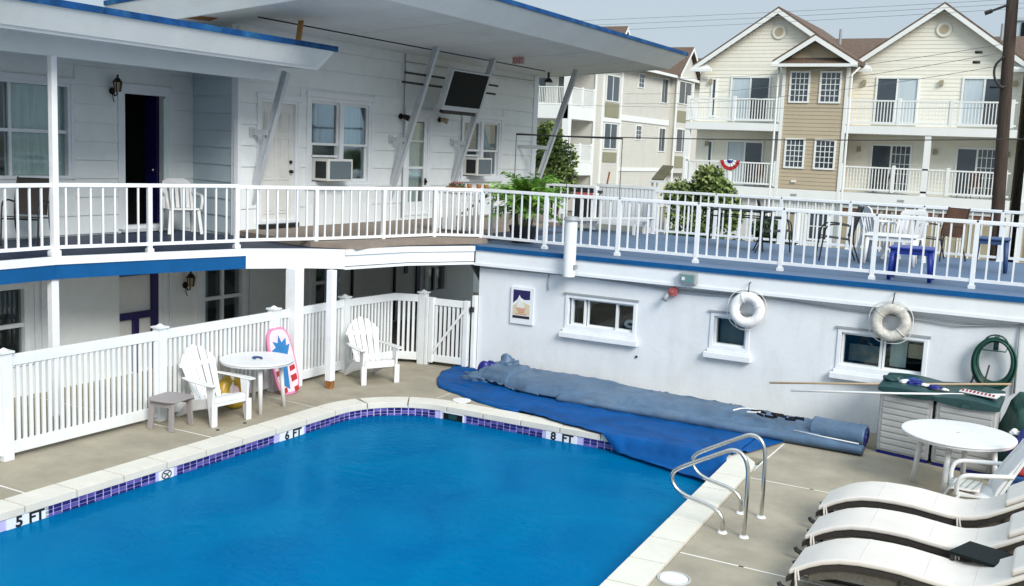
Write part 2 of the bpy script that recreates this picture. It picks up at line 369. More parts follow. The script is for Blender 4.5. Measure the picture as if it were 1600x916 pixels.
# ground sheet with a hole for the pool and deck
mb = MB(); X0, X1, Y0, Y1 = -13.9, 6, 1.0, 15.6; B = 400
for (a, b, c, d) in ((-B, B, -B, Y0), (-B, B, Y1, B*1.5), (-B, X0, Y0, Y1), (X1, B, Y0, Y1)): mb.add([(a, c, -.06), (b, c, -.06), (b, d, -.06), (a, d, -.06)], [(0, 1, 2, 3)])
struct(mb.build('ground', W['ground']))
mb = MB(); mb.add([(-80, 27, -.05), (60, 27, -.05), (60, 36, -.05), (-80, 36, -.05)], [(0, 1, 2, 3)]); struct(mb.build('road', W['asph']))
mb = MB(); mb.box(-80, 60, 25.4, 27, -.05, .07); struct(mb.build('pavement', W['conc']))
mb = MB(); mb.box(-80, 60, 36, 37.6, -.05, .07); struct(mb.build('pavement', W['conc']))
# deck slabs (children of one deck sheet)
mb = MB()
mb.add([(XI(Y0)+.34, Y0, -.005), (-2.55, Y0, -.005), (-2.55, 13.2, -.005), (-3.4, 13.2, -.005)], [(0, 1, 2, 3)])
for (a, b, c, d) in ((X0, -9.5, Y0, Y1), (-9.5, -2.6, 13.2, Y1), (-2.6, X1, Y0, Y1)): mb.add([(a, c, -.005), (b, c, -.005), (b, d, -.005), (a, d, -.005)], [(0, 1, 2, 3)])
deck = struct(mb.build('pool_deck', W['caulk']))
ci = [p for p in outer]
arc = outer[4:15]      # rounded far left corner, from the far side to the left side
def slab(pts):
    mb = MB(); mb.poly(pts, -.1, 0); return mb.build('concrete_slab', W['conc'], deck, bevel=.006, seg=1)
g = .013; XL = -9.485
slab([(X0, Y0), (XL, Y0), (XL, 6.9-g), (X0, 6.9-g)]); slab([(X0, 6.9+g), (XL, 6.9+g), (XL, 9.6-g), (X0, 9.6-g)])
slab([(X0, 9.6+g), (XL, 9.6+g), (XL, 11.6), (X0, 11.95)])
slab([(X0, 11.97), (XL, 11.62)]+[(p[0]-.003, p[1]+.003) for p in reversed(arc) if p[1] > 11.66 and p[0] < -8.5]+[(-8.5, 13.088), (-8.5-g, Y1), (X0, Y1)])
slab([(-8.5+g, 13.088), (-6.0-g, 13.088), (-6.0-g, Y1), (-8.5+g, Y1)]); slab([(-6.0+g, 13.088), (-3.38, 13.088), (-3.38, Y1), (-6.0+g, Y1)])
xo = lambda y: XI(y)+.335
slab([(xo(Y0), Y0), (X1, Y0), (X1, 6.4-g), (xo(6.4), 6.4-g)]); slab([(xo(6.4), 6.4+g), (-.3-g, 6.4+g), (-.3-g, 9.4-g), (xo(9.4), 9.4-g)])
slab([(-.3+g, 6.4+g), (X1, 6.4+g), (X1, 9.4-g), (-.3+g, 9.4-g)])
slab([(xo(9.4), 9.4+g), (X1, 9.4+g), (X1, 12.2-g), (xo(12.2), 12.2-g)])
slab([(xo(12.2), 12.2+g), (X1, 12.2+g), (X1, Y1), (-3.36, Y1), (-3.36, 12.9)])
# coping stones
pool = thing('swimming_pool', 'bright blue swimming pool with rounded far corner and purple tiled waterline', 'pool', (-6.3, 6, -.2))
Pin = resample(inner, .02); 
def nearest_off(p, d):      # outward offset of a point on the inner line
    best = None
    for i in range(len(inner)-1):
        a = Vector(inner[i]); b = Vector(inner[i+1]); t = max(0, min(1, (p-a).dot(b-a)/(b-a).length_squared)); q = a+(b-a)*t; L = (p-q).length
        if best is None or L < best[0]:
            tt = (b-a).normalized(); best = (L, Vector((tt.y, -tt.x)))
    return p+best[1]*d
k = 0; step = 31
while k+2 < len(Pin):
    seg = Pin[k:k+step+1]
    if len(seg) < 4: break
    seg = seg[:-1] if len(seg) > step else seg
    sub = seg[::3] if seg[-1] in seg[::3] else seg[::3]+[seg[-1]]
    ins = [nearest_off(p, -.02) for p in sub]; outs = [nearest_off(p, .33) for p in sub]
    mb = MB(); mb.poly([tuple(p) for p in ins]+[tuple(p) for p in reversed(outs)], -.05, .034+random.uniform(-.001, .001))
    mb.build('coping_stone', W['cope'], pool, bevel=.004)
    k += step
# basin
mb = MB(); n = len(inner); zs = (-.03, -1.7)
vs = [(p[0], p[1], zs[0]) for p in inner]+[(p[0], p[1], zs[1]) for p in inner]
mb.add(vs, [((i+1) % n, i, n+i, n+(i+1) % n) for i in range(n)]+[tuple(n+i for i in range(n))]); mb.build('basin', W['basin'], pool)
# waterline tile: grout band then individual tiles
seg = [p for p in inner[:-1]+[(-9.15, 4.5)]]; run = resample([p for p in seg if True], .105)
tm = []
for m_ in (W['tile1'], W['tile2']):
    b_ = MB(); b_.box(-.0435, .0435, 0, .010, 0, .032); tm.append(b_.mesh('waterline_tile', m_))
gm = MB()
gi = [nearest_off(Vector(p), -.006) for p in seg]
for a, b in zip(gi, gi[1:]): gm.add([(a.x, a.y, -.05), (b.x, b.y, -.05), (b.x, b.y, -.175), (a.x, a.y, -.175)], [(0, 1, 2, 3)])
gm.build('tile_grout_band', W['grout'], pool)
skip = [(-9.15, 6.42, .36), (-9.15, 8.44, .17), (-9.15, 10.63, .33), (-6.13, 12.75, .30), (-7.92, 12.75, .26)]
rest = MB(); cnt = 0
tiles = []
for i, p in enumerate(run):
    if p.x > -5.0 and p.y > 12.5: continue
    if p.x > -4 and p.y < 11.8: continue
    q = p; a = nearest_off(p, -.006); nrm = (nearest_off(p, -1)-p).normalized()
    if any((abs(p.x-s[0])+abs(p.y-s[1])) < s[2] for s in skip): continue
    ang = math.atan2(nrm.y, nrm.x)-math.pi/2
    for r_i in range(3): tiles.append((a, ang, -.088-.042*r_i, (i*3+r_i*2+i//2) % 3 == 0))
tiles.sort(key=lambda t: t[0].length+(t[2] < -.15)*2)
for j, (a, ang, z, alt) in enumerate(tiles[:300]):
    inst('waterline_tile', tm[1 if alt else 0], (a.x, a.y, z), pool, (0, 0, ang))
for (a, ang, z, alt) in tiles[300:]:
    m3 = Matrix.Translation((a.x, a.y, z)) @ Matrix.Rotation(ang, 4, 'Z')
    b_ = MB(); b_.box(-.0435, .0435, 0, .010, 0, .032); rest.add([m3 @ Vector(v) for v in b_.v], b_.f)
if rest.v: rest.build('far_waterline_tiles', W['tile1'], pool, kind='stuff')
# water
mb = MB(); mb.add([(p[0], p[1], -.165) for p in [tuple(nearest_off(Vector(q), .01)) for q in inner]], [tuple(range(len(inner)))]); 
wo = mb.build('water', W['water'], None); wo['kind'] = 'structure'
if wo.data.polygons[0].normal.z < 0: wo.data.flip_normals()
# underwater steps / bench seen through the water
mb = MB(); mb.box(-5.9, -5.2, 10.4, 11.2, -1.699, -1.66); mb.build('main_drain', W['coverd'], pool)
mb = MB(); mb.box(-9.1, -8.4, 1.6, 4.2, -1.7, -.9); mb.build('pool_step', W['basin'], pool)
# text helper
def text(s, size, m, loc, rot, parent, name='lettering', depth=.002, sx=1):
    c = bpy.data.curves.new(name, 'FONT'); c.body = s; c.size = size; c.align_x = 'CENTER'; c.align_y = 'CENTER'; c.extrude = depth; c.offset = size*.03
    o = bpy.data.objects.new(name, c); COL.objects.link(o); dg = bpy.context.evaluated_depsgraph_get(); me = bpy.data.meshes.new_from_object(o.evaluated_get(dg))
    bpy.data.objects.remove(o); me.materials.clear(); me.materials.append(m)
    o = bpy.data.objects.new(name, me); COL.objects.link(o); o.parent = parent; o.location = Vector(loc)-ORG.get(parent.name, Vector((0, 0, 0))); o.rotation_euler = rot; o.scale = (sx, 1, 1); return o
def marker(cx, cy, half, txts, facing):
    mb = MB()
    if facing == 'x': mb.box(cx, cx+.016, cy-half, cy+half, -.17, -.055)
    else: mb.box(cx-half, cx+half, cy-.016, cy, -.17, -.055)
    o = mb.build('depth_marker', W['trim'], pool)
    for (du, s) in txts:
        if facing == 'x': text(s, .15, W['ink'], (cx+.018, cy+du, -.115), (R(90), 0, R(90)), o, sx=1.15)
        else: text(s, .15, W['ink'], (cx+du, cy-.018, -.115), (R(90), 0, 0), o, sx=1.1)
    return o
marker(-9.15, 6.62, .24, [(-.1, '5'), (.1, 'FT')], 'x'); marker(-9.15, 10.63, .24, [(-.1, '6'), (.1, 'FT')], 'x'); marker(-6.13, 12.75, .24, [(-.12, '8'), (.1, 'FT')], 'y')
nd = marker(-9.15, 8.44, .11, [], 'x')
mb = MB(); mb.tube([(-9.13, 8.44+.07*math.cos(a), -.113+.05*math.sin(a)) for a in [R(q) for q in range(0, 360, 20)]], .006, 5, closed=True)
mb.tube([(-9.13, 8.39, -.15), (-9.13, 8.49, -.08)], .005, 5); mb.tube([(-9.13, 8.47, -.14), (-9.13, 8.45, -.11), (-9.13, 8.40, -.09)], .007, 5); mb.build('no_diving_symbol', W['ink'], nd)
mb = MB(); ring('y', 12.75, -8.12, -7.72, -.19, -.05, .015, .0, .02, mb); sk = mb.build('skimmer', W['trim'], pool)
mb = MB(); mb.box(-8.10, -7.74, 12.742, 12.9, -.175, -.065); mb.build('skimmer_mouth', W['screen'], sk)
mb = MB(); mb.box(-7.98, -7.84, 12.735, 12.741, -.15, -.08); mb.build('skimmer_flap', W['green'], sk)

# handrails
hp = [(0, 0, 0), (0, 0, .12), (-.04, 0, .2), (-.13, 0, .255), (-.28, 0, .285), (-.42, 0, .31), (-.52, 0, .36), (-.585, 0, .45), (-.57, 0, .54), (-.5, 0, .6), (-.3, 0, .71), (-.05, 0, .845), (.03, 0, .885), (.11, 0, .885), (.175, 0, .835), (.215, 0, .74), (.225, 0, .6), (.225, 0, 0)]
def smoothp(P, it=2):
    P = [Vector(p) for p in P]
    for _ in range(it):
        Q = [P[0]]
        for a, b in zip(P, P[1:]): Q += [a*.75+b*.25, a*.25+b*.75]
        P = Q+[P[-1]]
    return P
hr = thing('pool_handrail', 'nearer of the two bent stainless steel grab rails at the pool edge', 'handrail', (0, 0, 0), 'stainless pool grab rails')
mb = MB(); mb.tube(smoothp(hp), .022, 12); mb.build('rail_tube', W['steel'], hr, smooth=True)
for x in (0, .225):
    mb = MB(); mb.disc((x, 0), .055, 0, .022, 20, r2=.04); mb.build('base_collar', W['plastic'], hr, smooth=False, bevel=.004)
place(hr, (-3.0, 10.15, .002)); dup(hr, (-3.02, 10.85, .002), None, 'farther of the two bent stainless steel grab rails at the pool edge')
dc = thing('skimmer_lid', 'round white lid set into the concrete beside the coping', 'lid', (-3.0, 8.74, 0))
mb = MB(); mb.disc((-3.0, 8.74), .13, 0, .008, 32); mb.build('lid', W['plastic'], dc, bevel=.003)
mb = MB(); mb.tube([(-3.0+.145*math.cos(R(a)), 8.74+.145*math.sin(R(a)), .003) for a in range(0, 360, 12)], .012, 6, closed=True); mb.build('collar', W['grey'], dc, smooth=True)

# ============================================================ POOL HOUSE (right low building with sun deck on top)
ph = thing('pool_house', 'low white rendered building with sliding windows under the blue sun deck', 'building', (-9.12, 15.4, 0))
YW = 15.4; XE = 6.0
wins = [(-7.45, -6.19, .94, 1.50), (-4.97, -4.35, .92, 1.48), (-3.06, -1.83, .87, 1.46)]
slab_wall('y', YW, -9.12, XE, -.05, 1.84, wins, .2, 'wall', W['wall'], ph)
mb = MB(); mb.box(-9.12, -8.92, 15.602, 20.8, -.05, 1.84); mb.build('side_wall', W['wall'], ph)
mb = MB(); mb.box(-9.15, XE, 15.29, 15.42, 1.842, 2.09); mb.box(-9.17, XE, 15.275, 15.288, 1.83, 1.875); mb.build('fascia', W['fascia'], ph)
mb = MB(); mb.box(-9.18, XE, 15.262, 15.32, 2.092, 2.164); mb.build('blue_edge_band', W['blue'], ph)
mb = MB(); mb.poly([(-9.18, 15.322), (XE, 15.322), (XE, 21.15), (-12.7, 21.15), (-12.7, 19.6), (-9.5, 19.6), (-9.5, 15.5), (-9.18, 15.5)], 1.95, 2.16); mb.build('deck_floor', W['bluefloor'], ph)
def slider(w, sill, panes, curt=None):
    u0, u1, z0, z1 = w
    fr = ring('y', YW, u0, u1, z0, z1, .055, -.16, .02); 
    fo = fr.build('window', W['trim'], ph, bevel=.004)
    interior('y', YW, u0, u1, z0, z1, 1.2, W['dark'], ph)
    for (a, b, c) in panes:
        mb = ring('y', YW, a-.03, b+.03, z0+.055, z1-.055, .03, -.11, -.07 if c else -.03); mb.build('sash', W['vinyl'], fo)
        mb = MB(); ub(mb, 'y', YW, a, b, -.1, -.094, z0+.08, z1-.08); mb.build('pane', W['glass'], fo)
    mb = MB(); ub(mb, 'y', YW, u0-.06, u1+.06, .001, .1, sill-.09, sill+.0); ub(mb, 'y', YW, u0-.02, u1+.02, .001, .05, sill+.0, z0-.002); mb.build('window_sill', W['trim'], ph, bevel=.008)
    mb = MB(); ub(mb, 'y', YW, u0-.03, u1+.03, .001, .035, z1+.002, z1+.03); mb.build('drip_cap', W['condm'], fo)
    return fo
w1 = slider(wins[0], .88, [(-7.33, -7.13, 0), (-7.05, -6.58, 1), (-6.53, -6.25, 0)])
mb = MB(); mb.tube([(-6.37+.09*math.cos(R(a)), 15.62, 1.09+.05*math.sin(R(a))) for a in range(0, 360, 30)], .03, 6, closed=True); mb.build('item_on_sill', W['plastic'], w1, smooth=True)
w2 = slider(wins[1], .87, [(-4.88, -4.44, 0)]); curtain('y', YW, -4.9, -4.42, .98, 1.44, .3, W['blind'], w2, .01, 'blind')
w3 = slider(wins[2], .82, [(-2.97, -2.47, 0), (-2.40, -1.9, 1)])
mb = MB(); ub(mb, 'y', YW, -2.36, -2.14, -.3, -.28, .95, 1.36); mb.build('paper_in_window', W['curt'], w3)
mb = MB(); ub(mb, 'y', YW, -2.12, -1.9, -.32, -.3, 1.1, 1.3); mb.build('curtain', W['skin'], w3)
curtain('y', YW, -2.95, -2.5, .95, 1.2, .35, W['blind'], w3, .01, 'blind')
# conduits along the fascia
def conduit(label, pts, r, m='condm', par=None):
    mb = MB(); mb.tube(pts, r, 7); o = mb.build('wall_conduit', W[m], par, smooth=True)
    if not par: tag(o, label, 'conduit')
    return o
conduit('', [(-9.1, 15.375, 1.79), (-8.3, 15.37, 1.80), (-7.4, 15.372, 1.815), (-6.5, 15.37, 1.80), (-5.6, 15.37, 1.77), (-4.5, 15.37, 1.785), (-4.2, 15.37, 1.80)], .012, par=ph)
conduit('', [(-6.9, 15.38, 1.80), (-6.0, 15.37, 1.765), (-5.5, 15.37, 1.735), (-4.9, 15.37, 1.745), (-4.0, 15.37, 1.785), (-3.0, 15.37, 1.74), (-2.4, 15.37, 1.73), (-1.9, 15.37, 1.70), (-1.5, 15.365, 1.68), (-1.0, 15.37, 1.74), (-.4, 15.37, 1.8)], .011, par=ph)
conduit('', [(-2.4, 15.36, 1.77), (-1.9, 15.36, 1.755), (-1.5, 15.365, 1.735), (-1.0, 15.36, 1.75), (0, 15.37, 1.81)], .009, par=ph)
conduit('', [(-7.78, 15.38, 1.80), (-7.79, 15.375, 1.62), (-7.77, 15.37, 1.53)], .009, par=ph)
conduit('', [(-.70, 15.37, 1.8), (-.695, 15.37, .85)], .014, par=ph)
mb = MB(); mb.disc((-4.55, .81), .022, 15.38, 15.402, 10, ax='y'); mb.disc((-6.15, .62), .02, 15.38, 15.402, 10, ax='y'); mb.build('wall_hook', W['black'], ph)
vp = thing('vent_pipe', 'thick white standpipe with grey cap in front of the deck railing', 'pipe', (-7.3, 15.17, 1.8))
mb = MB(); mb.disc((-7.3, 15.15), .1, 1.82, 2.73, 24); mb.build('pipe', W['fascia'], vp, smooth=False, bevel=.006)
mb = MB(); mb.disc((-7.3, 15.15), .135, 2.73, 2.79, 24, r2=.11); mb.build('cap', W['condm'], vp, bevel=.008)
mb = MB(); mb.box(-7.21, -7.17, 15.1, 15.2, 1.95, 2.02); mb.build('bracket', W['condm'], vp)
# sign
sg = thing('wall_sign', 'small white notice board with purple top picture left of the windows', 'sign', (-8.25, 15.38, .9))
mb = MB(); mb.box(-8.47, -8.03, 15.365, 15.398, .90, 1.53); mb.build('board', W['trim'], sg, bevel=.006)
mb = MB(); mb.polyy([(-8.42, 1.48), (-8.10, 1.48), (-8.10, 1.33), (-8.2, 1.32), (-8.27, 1.35), (-8.3, 1.4), (-8.34, 1.32), (-8.42, 1.25)], 15.362, 15.366); mb.build('purple_panel', W['purple'], sg)
mb = MB(); mb.polyy([(-8.42, 1.06), (-8.1, 1.06), (-8.1, 1.24), (-8.2, 1.27), (-8.3, 1.3), (-8.42, 1.2)], 15.3625, 15.3655); mb.build('sand_panel', W['skin'], sg)
mb = MB(); mb.polyy([(-8.35, 1.17), (-8.33, 1.29), (-8.29, 1.38), (-8.27, 1.3), (-8.2, 1.22), (-8.2, 1.16)], 15.359, 15.362); mb.build('white_figure', W['plastic'], sg)
mb = MB()
for (a, b, z, t) in ((-8.35, -8.17, 1.16, .022), (-8.33, -8.19, 1.128, .02), (-8.31, -8.2, 1.098, .018), (-8.36, -8.15, 1.068, .014)):
    n_ = 7
    for i in range(n_):
        q = a+(b-a)*i/n_; mb.box(q, q+(b-a)/n_*.72, 15.3585, 15.362, z, z+t*random.uniform(.7, 1))
mb.build('orange_print_lines', W['orange'], sg)
mb = MB(); mb.box(-8.42, -8.1, 15.3605, 15.3645, 1.0, 1.045); mb.build('navy_strip', W['ink'], sg)
# flood box and alarm
fb = thing('flood_light', 'grey green box light fixed to the white fascia', 'light', (-5.31, 15.25, 1.9))
mb = MB(); mb.box(-5.45, -5.18, 15.18, 15.28, 1.89, 2.06); mb.build('housing', W['condm'], fb, bevel=.01)
mb = MB(); mb.box(-5.42, -5.21, 15.172, 15.179, 1.915, 2.035); mb.build('lens', W['teal'], fb, bevel=.004)
mb = MB(); mb.box(-5.40, -5.35, 15.168, 15.1715, 1.95, 2.0); mb.build('lamp_spot', W['plastic'], fb)
al = thing('alarm_bell', 'small faded red round bell with grey lamp under the fascia', 'alarm', (-5.58, 15.33, 1.7))
mb = MB(); mb.disc((-5.58, 1.735), .075, 15.30, 15.36, 24, ax='y'); mb.disc((-5.58, 1.735), .03, 15.27, 15.30, 16, ax='y'); mb.build('bell', W['exitr'], al, bevel=.01)
mb = MB(); mb.tube([(-5.66, 15.35, 1.72), (-5.67, 15.29, 1.66), (-5.69, 15.25, 1.6)], [.02, .03, .045], 12); mb.build('lamp', W['condm'], al, smooth=True)
# life rings
def lifering(cx, cz, Rr, tilt, label, dirty):
    t = thing('life_ring', label, 'life ring', (cx, 15.27, cz), 'life rings on the pool house wall')
    mb = MB(); mb.tube([(cx+Rr*math.cos(R(a)), 15.27+.02*math.sin(R(a+tilt)), cz+Rr*math.sin(R(a))) for a in range(0, 360, 8)], .077, 14, closed=True)
    o = mb.build('ring', dirty, t, smooth=True)
    mb = MB()
    for a0 in range(tilt, 360+tilt, 90):
        c = Vector((cx+Rr*math.cos(R(a0)), 15.27, cz+Rr*math.sin(R(a0)))); rad = Vector((math.cos(R(a0)), 0, math.sin(R(a0))))
        tg = Vector((-rad.z, 0, rad.x))
        mb = MB(); mb.tube([c+(rad*math.cos(R(b))+Vector((0, 1, 0))*math.sin(R(b)))*.081 for b in range(0, 360, 20)], .006, 5, closed=True); mb.build('strap', dirty, t, smooth=True)
    mb = MB(); pts = []
    for i in range(60):
        a = 360*i/60+tilt; sag = .10+.022*abs(math.sin(R(a*2))); pts.append((cx+(Rr+sag)*math.cos(R(a)), 15.26, cz+(Rr+sag)*math.sin(R(a))))
    mb.tube(pts, .006, 5, closed=True); mb.build('grab_rope', W['caulk'], t, smooth=True)
    mb = MB(); mb.tube([(cx+.02, 15.33, cz+.42), (cx+.02, 15.22, cz+.41), (cx+.02, 15.21, cz+.37), (cx+.0, 15.27, cz+Rr+.08)], .008, 6); mb.build('hook', W['black'], t, smooth=True)
    return t
W['ringc'] = mat('clean_ring_canvas', (.80, .80, .79), .7, .1, 12, .3, 30, dirt=.2, dcol=(.6, .6, .56))
W['ringd'] = mat('dirty_ring_canvas', (.55, .53, .48), .8, .35, 14, .3, 40, dirt=.6, dcol=(.28, .26, .22))
lifering(-4.38, 1.59, .192, 20, 'clean white life ring hanging above the smallest window', W['ringc'])
lifering(-2.33, 1.64, .192, 50, 'stained grey white life ring hanging above the right hand window', W['ringd'])
mb = MB(); mb.tube(smoothp([(-4.45, 15.3, 1.45), (-4.58, 15.3, 1.38), (-4.5, 15.3, 1.28), (-4.36, 15.3, 1.27), (-4.28, 15.3, 1.36)]), .007, 5); tag(mb.build('rope', W['plastic'], smooth=True), 'loop of white rope hanging below the clean life ring', 'rope')
# hose on hanger
hs = thing('garden_hose', 'coiled dark green garden hose hung on the white wall above the lockers', 'hose', (-.96, 15.28, 1.28))
for i in range(7):
    mb = MB(); ra = .205+.012*i+random.uniform(-.006, .006); rb = .29+.014*i; ph_ = random.uniform(-.01, .01)
    mb.tube([(-.97+ph_+ra*math.cos(R(a)), 15.31-.022*(i % 4)-.01*math.sin(R(a)), 1.27-.01*i*.5+rb*math.sin(R(a))*(1 if math.sin(R(a)) < 0 else .93)) for a in range(0, 360, 10)], .013, 7, closed=True)
    mb.build('hose_loop', W['hose'], hs, smooth=True)
mb = MB(); mb.tube([(-1.2, 15.3, 1.3), (-1.21, 15.28, 1.0), (-1.24, 15.2, .9)], .013, 7); mb.build('hose_end', W['black'], hs, smooth=True)
mb = MB(); mb.tube([(-1.12+.15*(1-math.cos(R(a))), 15.25, 1.5+.13*math.sin(R(a))) for a in range(0, 181, 20)], .011, 6); mb.box(-1.0, -.94, 15.28, 15.36, 1.4, 1.6); mb.tube([(-1.13, 15.26, 1.5), (-1.12, 15.22, 1.42), (-.84, 15.22, 1.42), (-.82, 15.26, 1.5)], .01, 6); mb.build('hanger', W['green'], hs, smooth=True)

# ============================================================ MOTEL WING (left)
mo = thing('motel_building', 'two storey white motel wing with slanted flat roofs and angled steel struts', 'building', (-13, 12, 0))
XA, XB, YJ, YEND, ZF = -14.15, -12.75, 13.35, 23.9, 2.16
opA = [(9.1, 11.13, 3.06, 4.53), (12.12, 13.10, 2.22, 4.52)]
opB = [(13.87, 14.84, 2.33, 4.5), (15.17, 17.05, 3.0, 4.62), (18.28, 19.15, 2.33, 4.48), (20.5, 22.25, 3.1, 4.5)]
slab_wall('x', XA, 2.0, 13.74, ZF-.1, 5.35, opA, .14, 'wall', W['board'], mo)
siding('x', XA, 5.5, 13.72, ZF+.02, 5.0, [(o[0]-.08, o[1]+.08, o[2]-.08, o[3]+.09) for o in opA], .295, W['board'], mo)
slab_wall('x', XB, YJ, YEND, ZF-.1, 5.72, opB, .14, 'wall', W['board'], mo)
siding('x', XB, YJ, YEND, 2.25, 5.68, [(o[0]-.08, o[1]+.08, o[2]-.08, o[3]+.09) for o in opB], .36, W['board'], mo)
W['shadeboard'] = mat('shade_toned_siding', (.50, .60, .655), .6, .05, 3, .1, 40, dirt=.15, dcol=(.4, .46, .5))  # return wall boards: the shade on this face is put into a blue-grey colour
YJ0 = 13.74
mb = MB(); mb.poly([(XA-.1, YJ0), (XB-.001, YJ+.002), (XB-.001, YJ+.16), (XA-.1, YJ0+.16)], ZF-.1, 5.72); mb.build('return_wall', W['board'], mo)
zq = 2.18
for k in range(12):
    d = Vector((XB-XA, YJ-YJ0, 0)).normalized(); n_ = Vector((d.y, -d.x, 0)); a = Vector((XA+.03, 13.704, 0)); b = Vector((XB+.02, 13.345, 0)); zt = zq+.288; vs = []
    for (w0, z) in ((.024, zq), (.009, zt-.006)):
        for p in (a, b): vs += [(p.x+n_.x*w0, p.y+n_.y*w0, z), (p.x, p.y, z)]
    mb = MB(); mb.add(vs, [(0, 2, 6, 4), (1, 5, 7, 3), (0, 1, 3, 2), (4, 6, 7, 5), (0, 4, 5, 1), (2, 3, 7, 6)]); mb.build('siding_board', W['shadeboard'], mo); zq += .292
mb = MB(); mb.box(XB-3, XB, YEND, YEND+.15, 0, 5.72); mb.build('end_wall', W['board'], mo)
mb = MB(); mb.box(XB-.02, XB+.04, YEND-.06, YEND+.17, 2.16, 5.7); mb.build('corner_trim', W['trim'], mo)
mb = MB(); mb.box(XB-.05, XB+.04, YJ-.035, YJ+.05, 2.16, 5.6); mb.build('corner_trim', W['trim'], mo)
# left window with curtains
def casing(ax, c, o, wd, parent, extra_top=.02, name='casing'):
    u0, u1, z0, z1 = o; mb = MB()
    ub(mb, ax, c, u0-wd, u0, .0, .04, z0, z1); ub(mb, ax, c, u1, u1+wd, .0, .04, z0, z1); ub(mb, ax, c, u0-wd-.02, u1+wd+.02, .0, .055, z1, z1+wd+extra_top)
    return mb.build(name, W['trim'], parent, bevel=.004)
wA = ring('x', XA, 9.1, 11.13, 3.06, 4.53, .05, -.1, .025).build('window', W['trim'], mo)
casing('x', XA, (9.1, 11.13, 3.06, 4.53), .07, wA)
mb = MB(); ub(mb, 'x', XA, 9.15, 11.08, -.06, -.02, 3.76, 3.81); ub(mb, 'x', XA, 10.08, 10.13, -.06, -.021, 3.11, 3.76); ub(mb, 'x', XA, 10.08, 10.13, -.06, -.021, 3.81, 4.48); mb.build('meeting_rail', W['trim'], wA)
mb = MB(); ub(mb, 'x', XA, 9.15, 11.08, -.07, -.064, 3.11, 4.48); mb.build('pane', W['glass'], wA)
curtain('x', XA, 9.15, 10.0, 3.08, 4.5, .13, W['curt'], wA); curtain('x', XA, 10.07, 10.9, 3.08, 4.5, .13, W['curt'], wA); curtain('x', XA, 10.9, 11.1, 3.08, 4.5, .13, W['curt'], wA)
interior('x', XA, 9.1, 11.13, 3.06, 4.53, 1.0, W['dim'], mo)
# open dark doorway
dr = ring('x', XA, 12.12, 13.10, 2.22, 4.52, .06, -.12, .03).build('doorway', W['trim'], mo)
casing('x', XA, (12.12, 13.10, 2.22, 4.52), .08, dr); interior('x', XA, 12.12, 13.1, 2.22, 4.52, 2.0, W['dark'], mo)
mb = MB(); mb.box(XA-.13, XA+.12, 12.1, 13.12, 2.17, 2.22); mb.build('threshold', W['alu'], dr, bevel=.006)
mb = MB(); mb.box(XA-.42, XA-.13, 12.99, 13.03, 2.24, 4.45); od = mb.build('open_door', W['purple'], dr)
mb = MB(); mb.tube([(XA-.2, 12.985, 3.2), (XA-.2, 12.94, 3.2)], .03, 10); mb.build('door_knob', W['steel'], od, smooth=True)
mb = MB(); mb.box(XA+.02, XA+.06, 12.98, 13.08, 2.24, 4.42); mb.build('storm_door_edge', W['curt'], dr)
# white panelled door
dB = ring('x', XB, 13.87, 14.84, 2.33, 4.5, .05, -.12, .02).build('door', W['trim'], mo)
casing('x', XB, (13.87, 14.84, 2.33, 4.5), .08, dB)
mb = MB(); ub(mb, 'x', XB, 13.92, 14.79, -.07, -.03, 2.37, 4.45); leaf = mb.build('door_leaf', W['doorw'], dB)
for (a, b) in ((14.02, 14.31), (14.40, 14.69)):
    for (c, d) in ((2.5, 3.0), (3.1, 3.85), (3.95, 4.3)):
        mb = ring('x', XB, a, b, c, d, .025, -.03, -.018); ub(mb, 'x', XB, a+.05, b-.05, -.03, -.02, c+.05, d-.05); mb.build('door_panel', W['doorw'], dB, bevel=.003)
mb = MB(); mb.tube([(XB-.03, 14.7, 3.25), (XB+.04, 14.7, 3.25)], .03, 10); mb.tube([(XB-.03, 14.7, 3.42), (XB+.015, 14.7, 3.42)], .03, 10); mb.build('door_knob', W['brass'], dB, smooth=True)
mb = MB(); ub(mb, 'x', XB, 13.87, 14.84, .0, .1, 2.26, 2.325); mb.build('threshold', W['black'], dB)
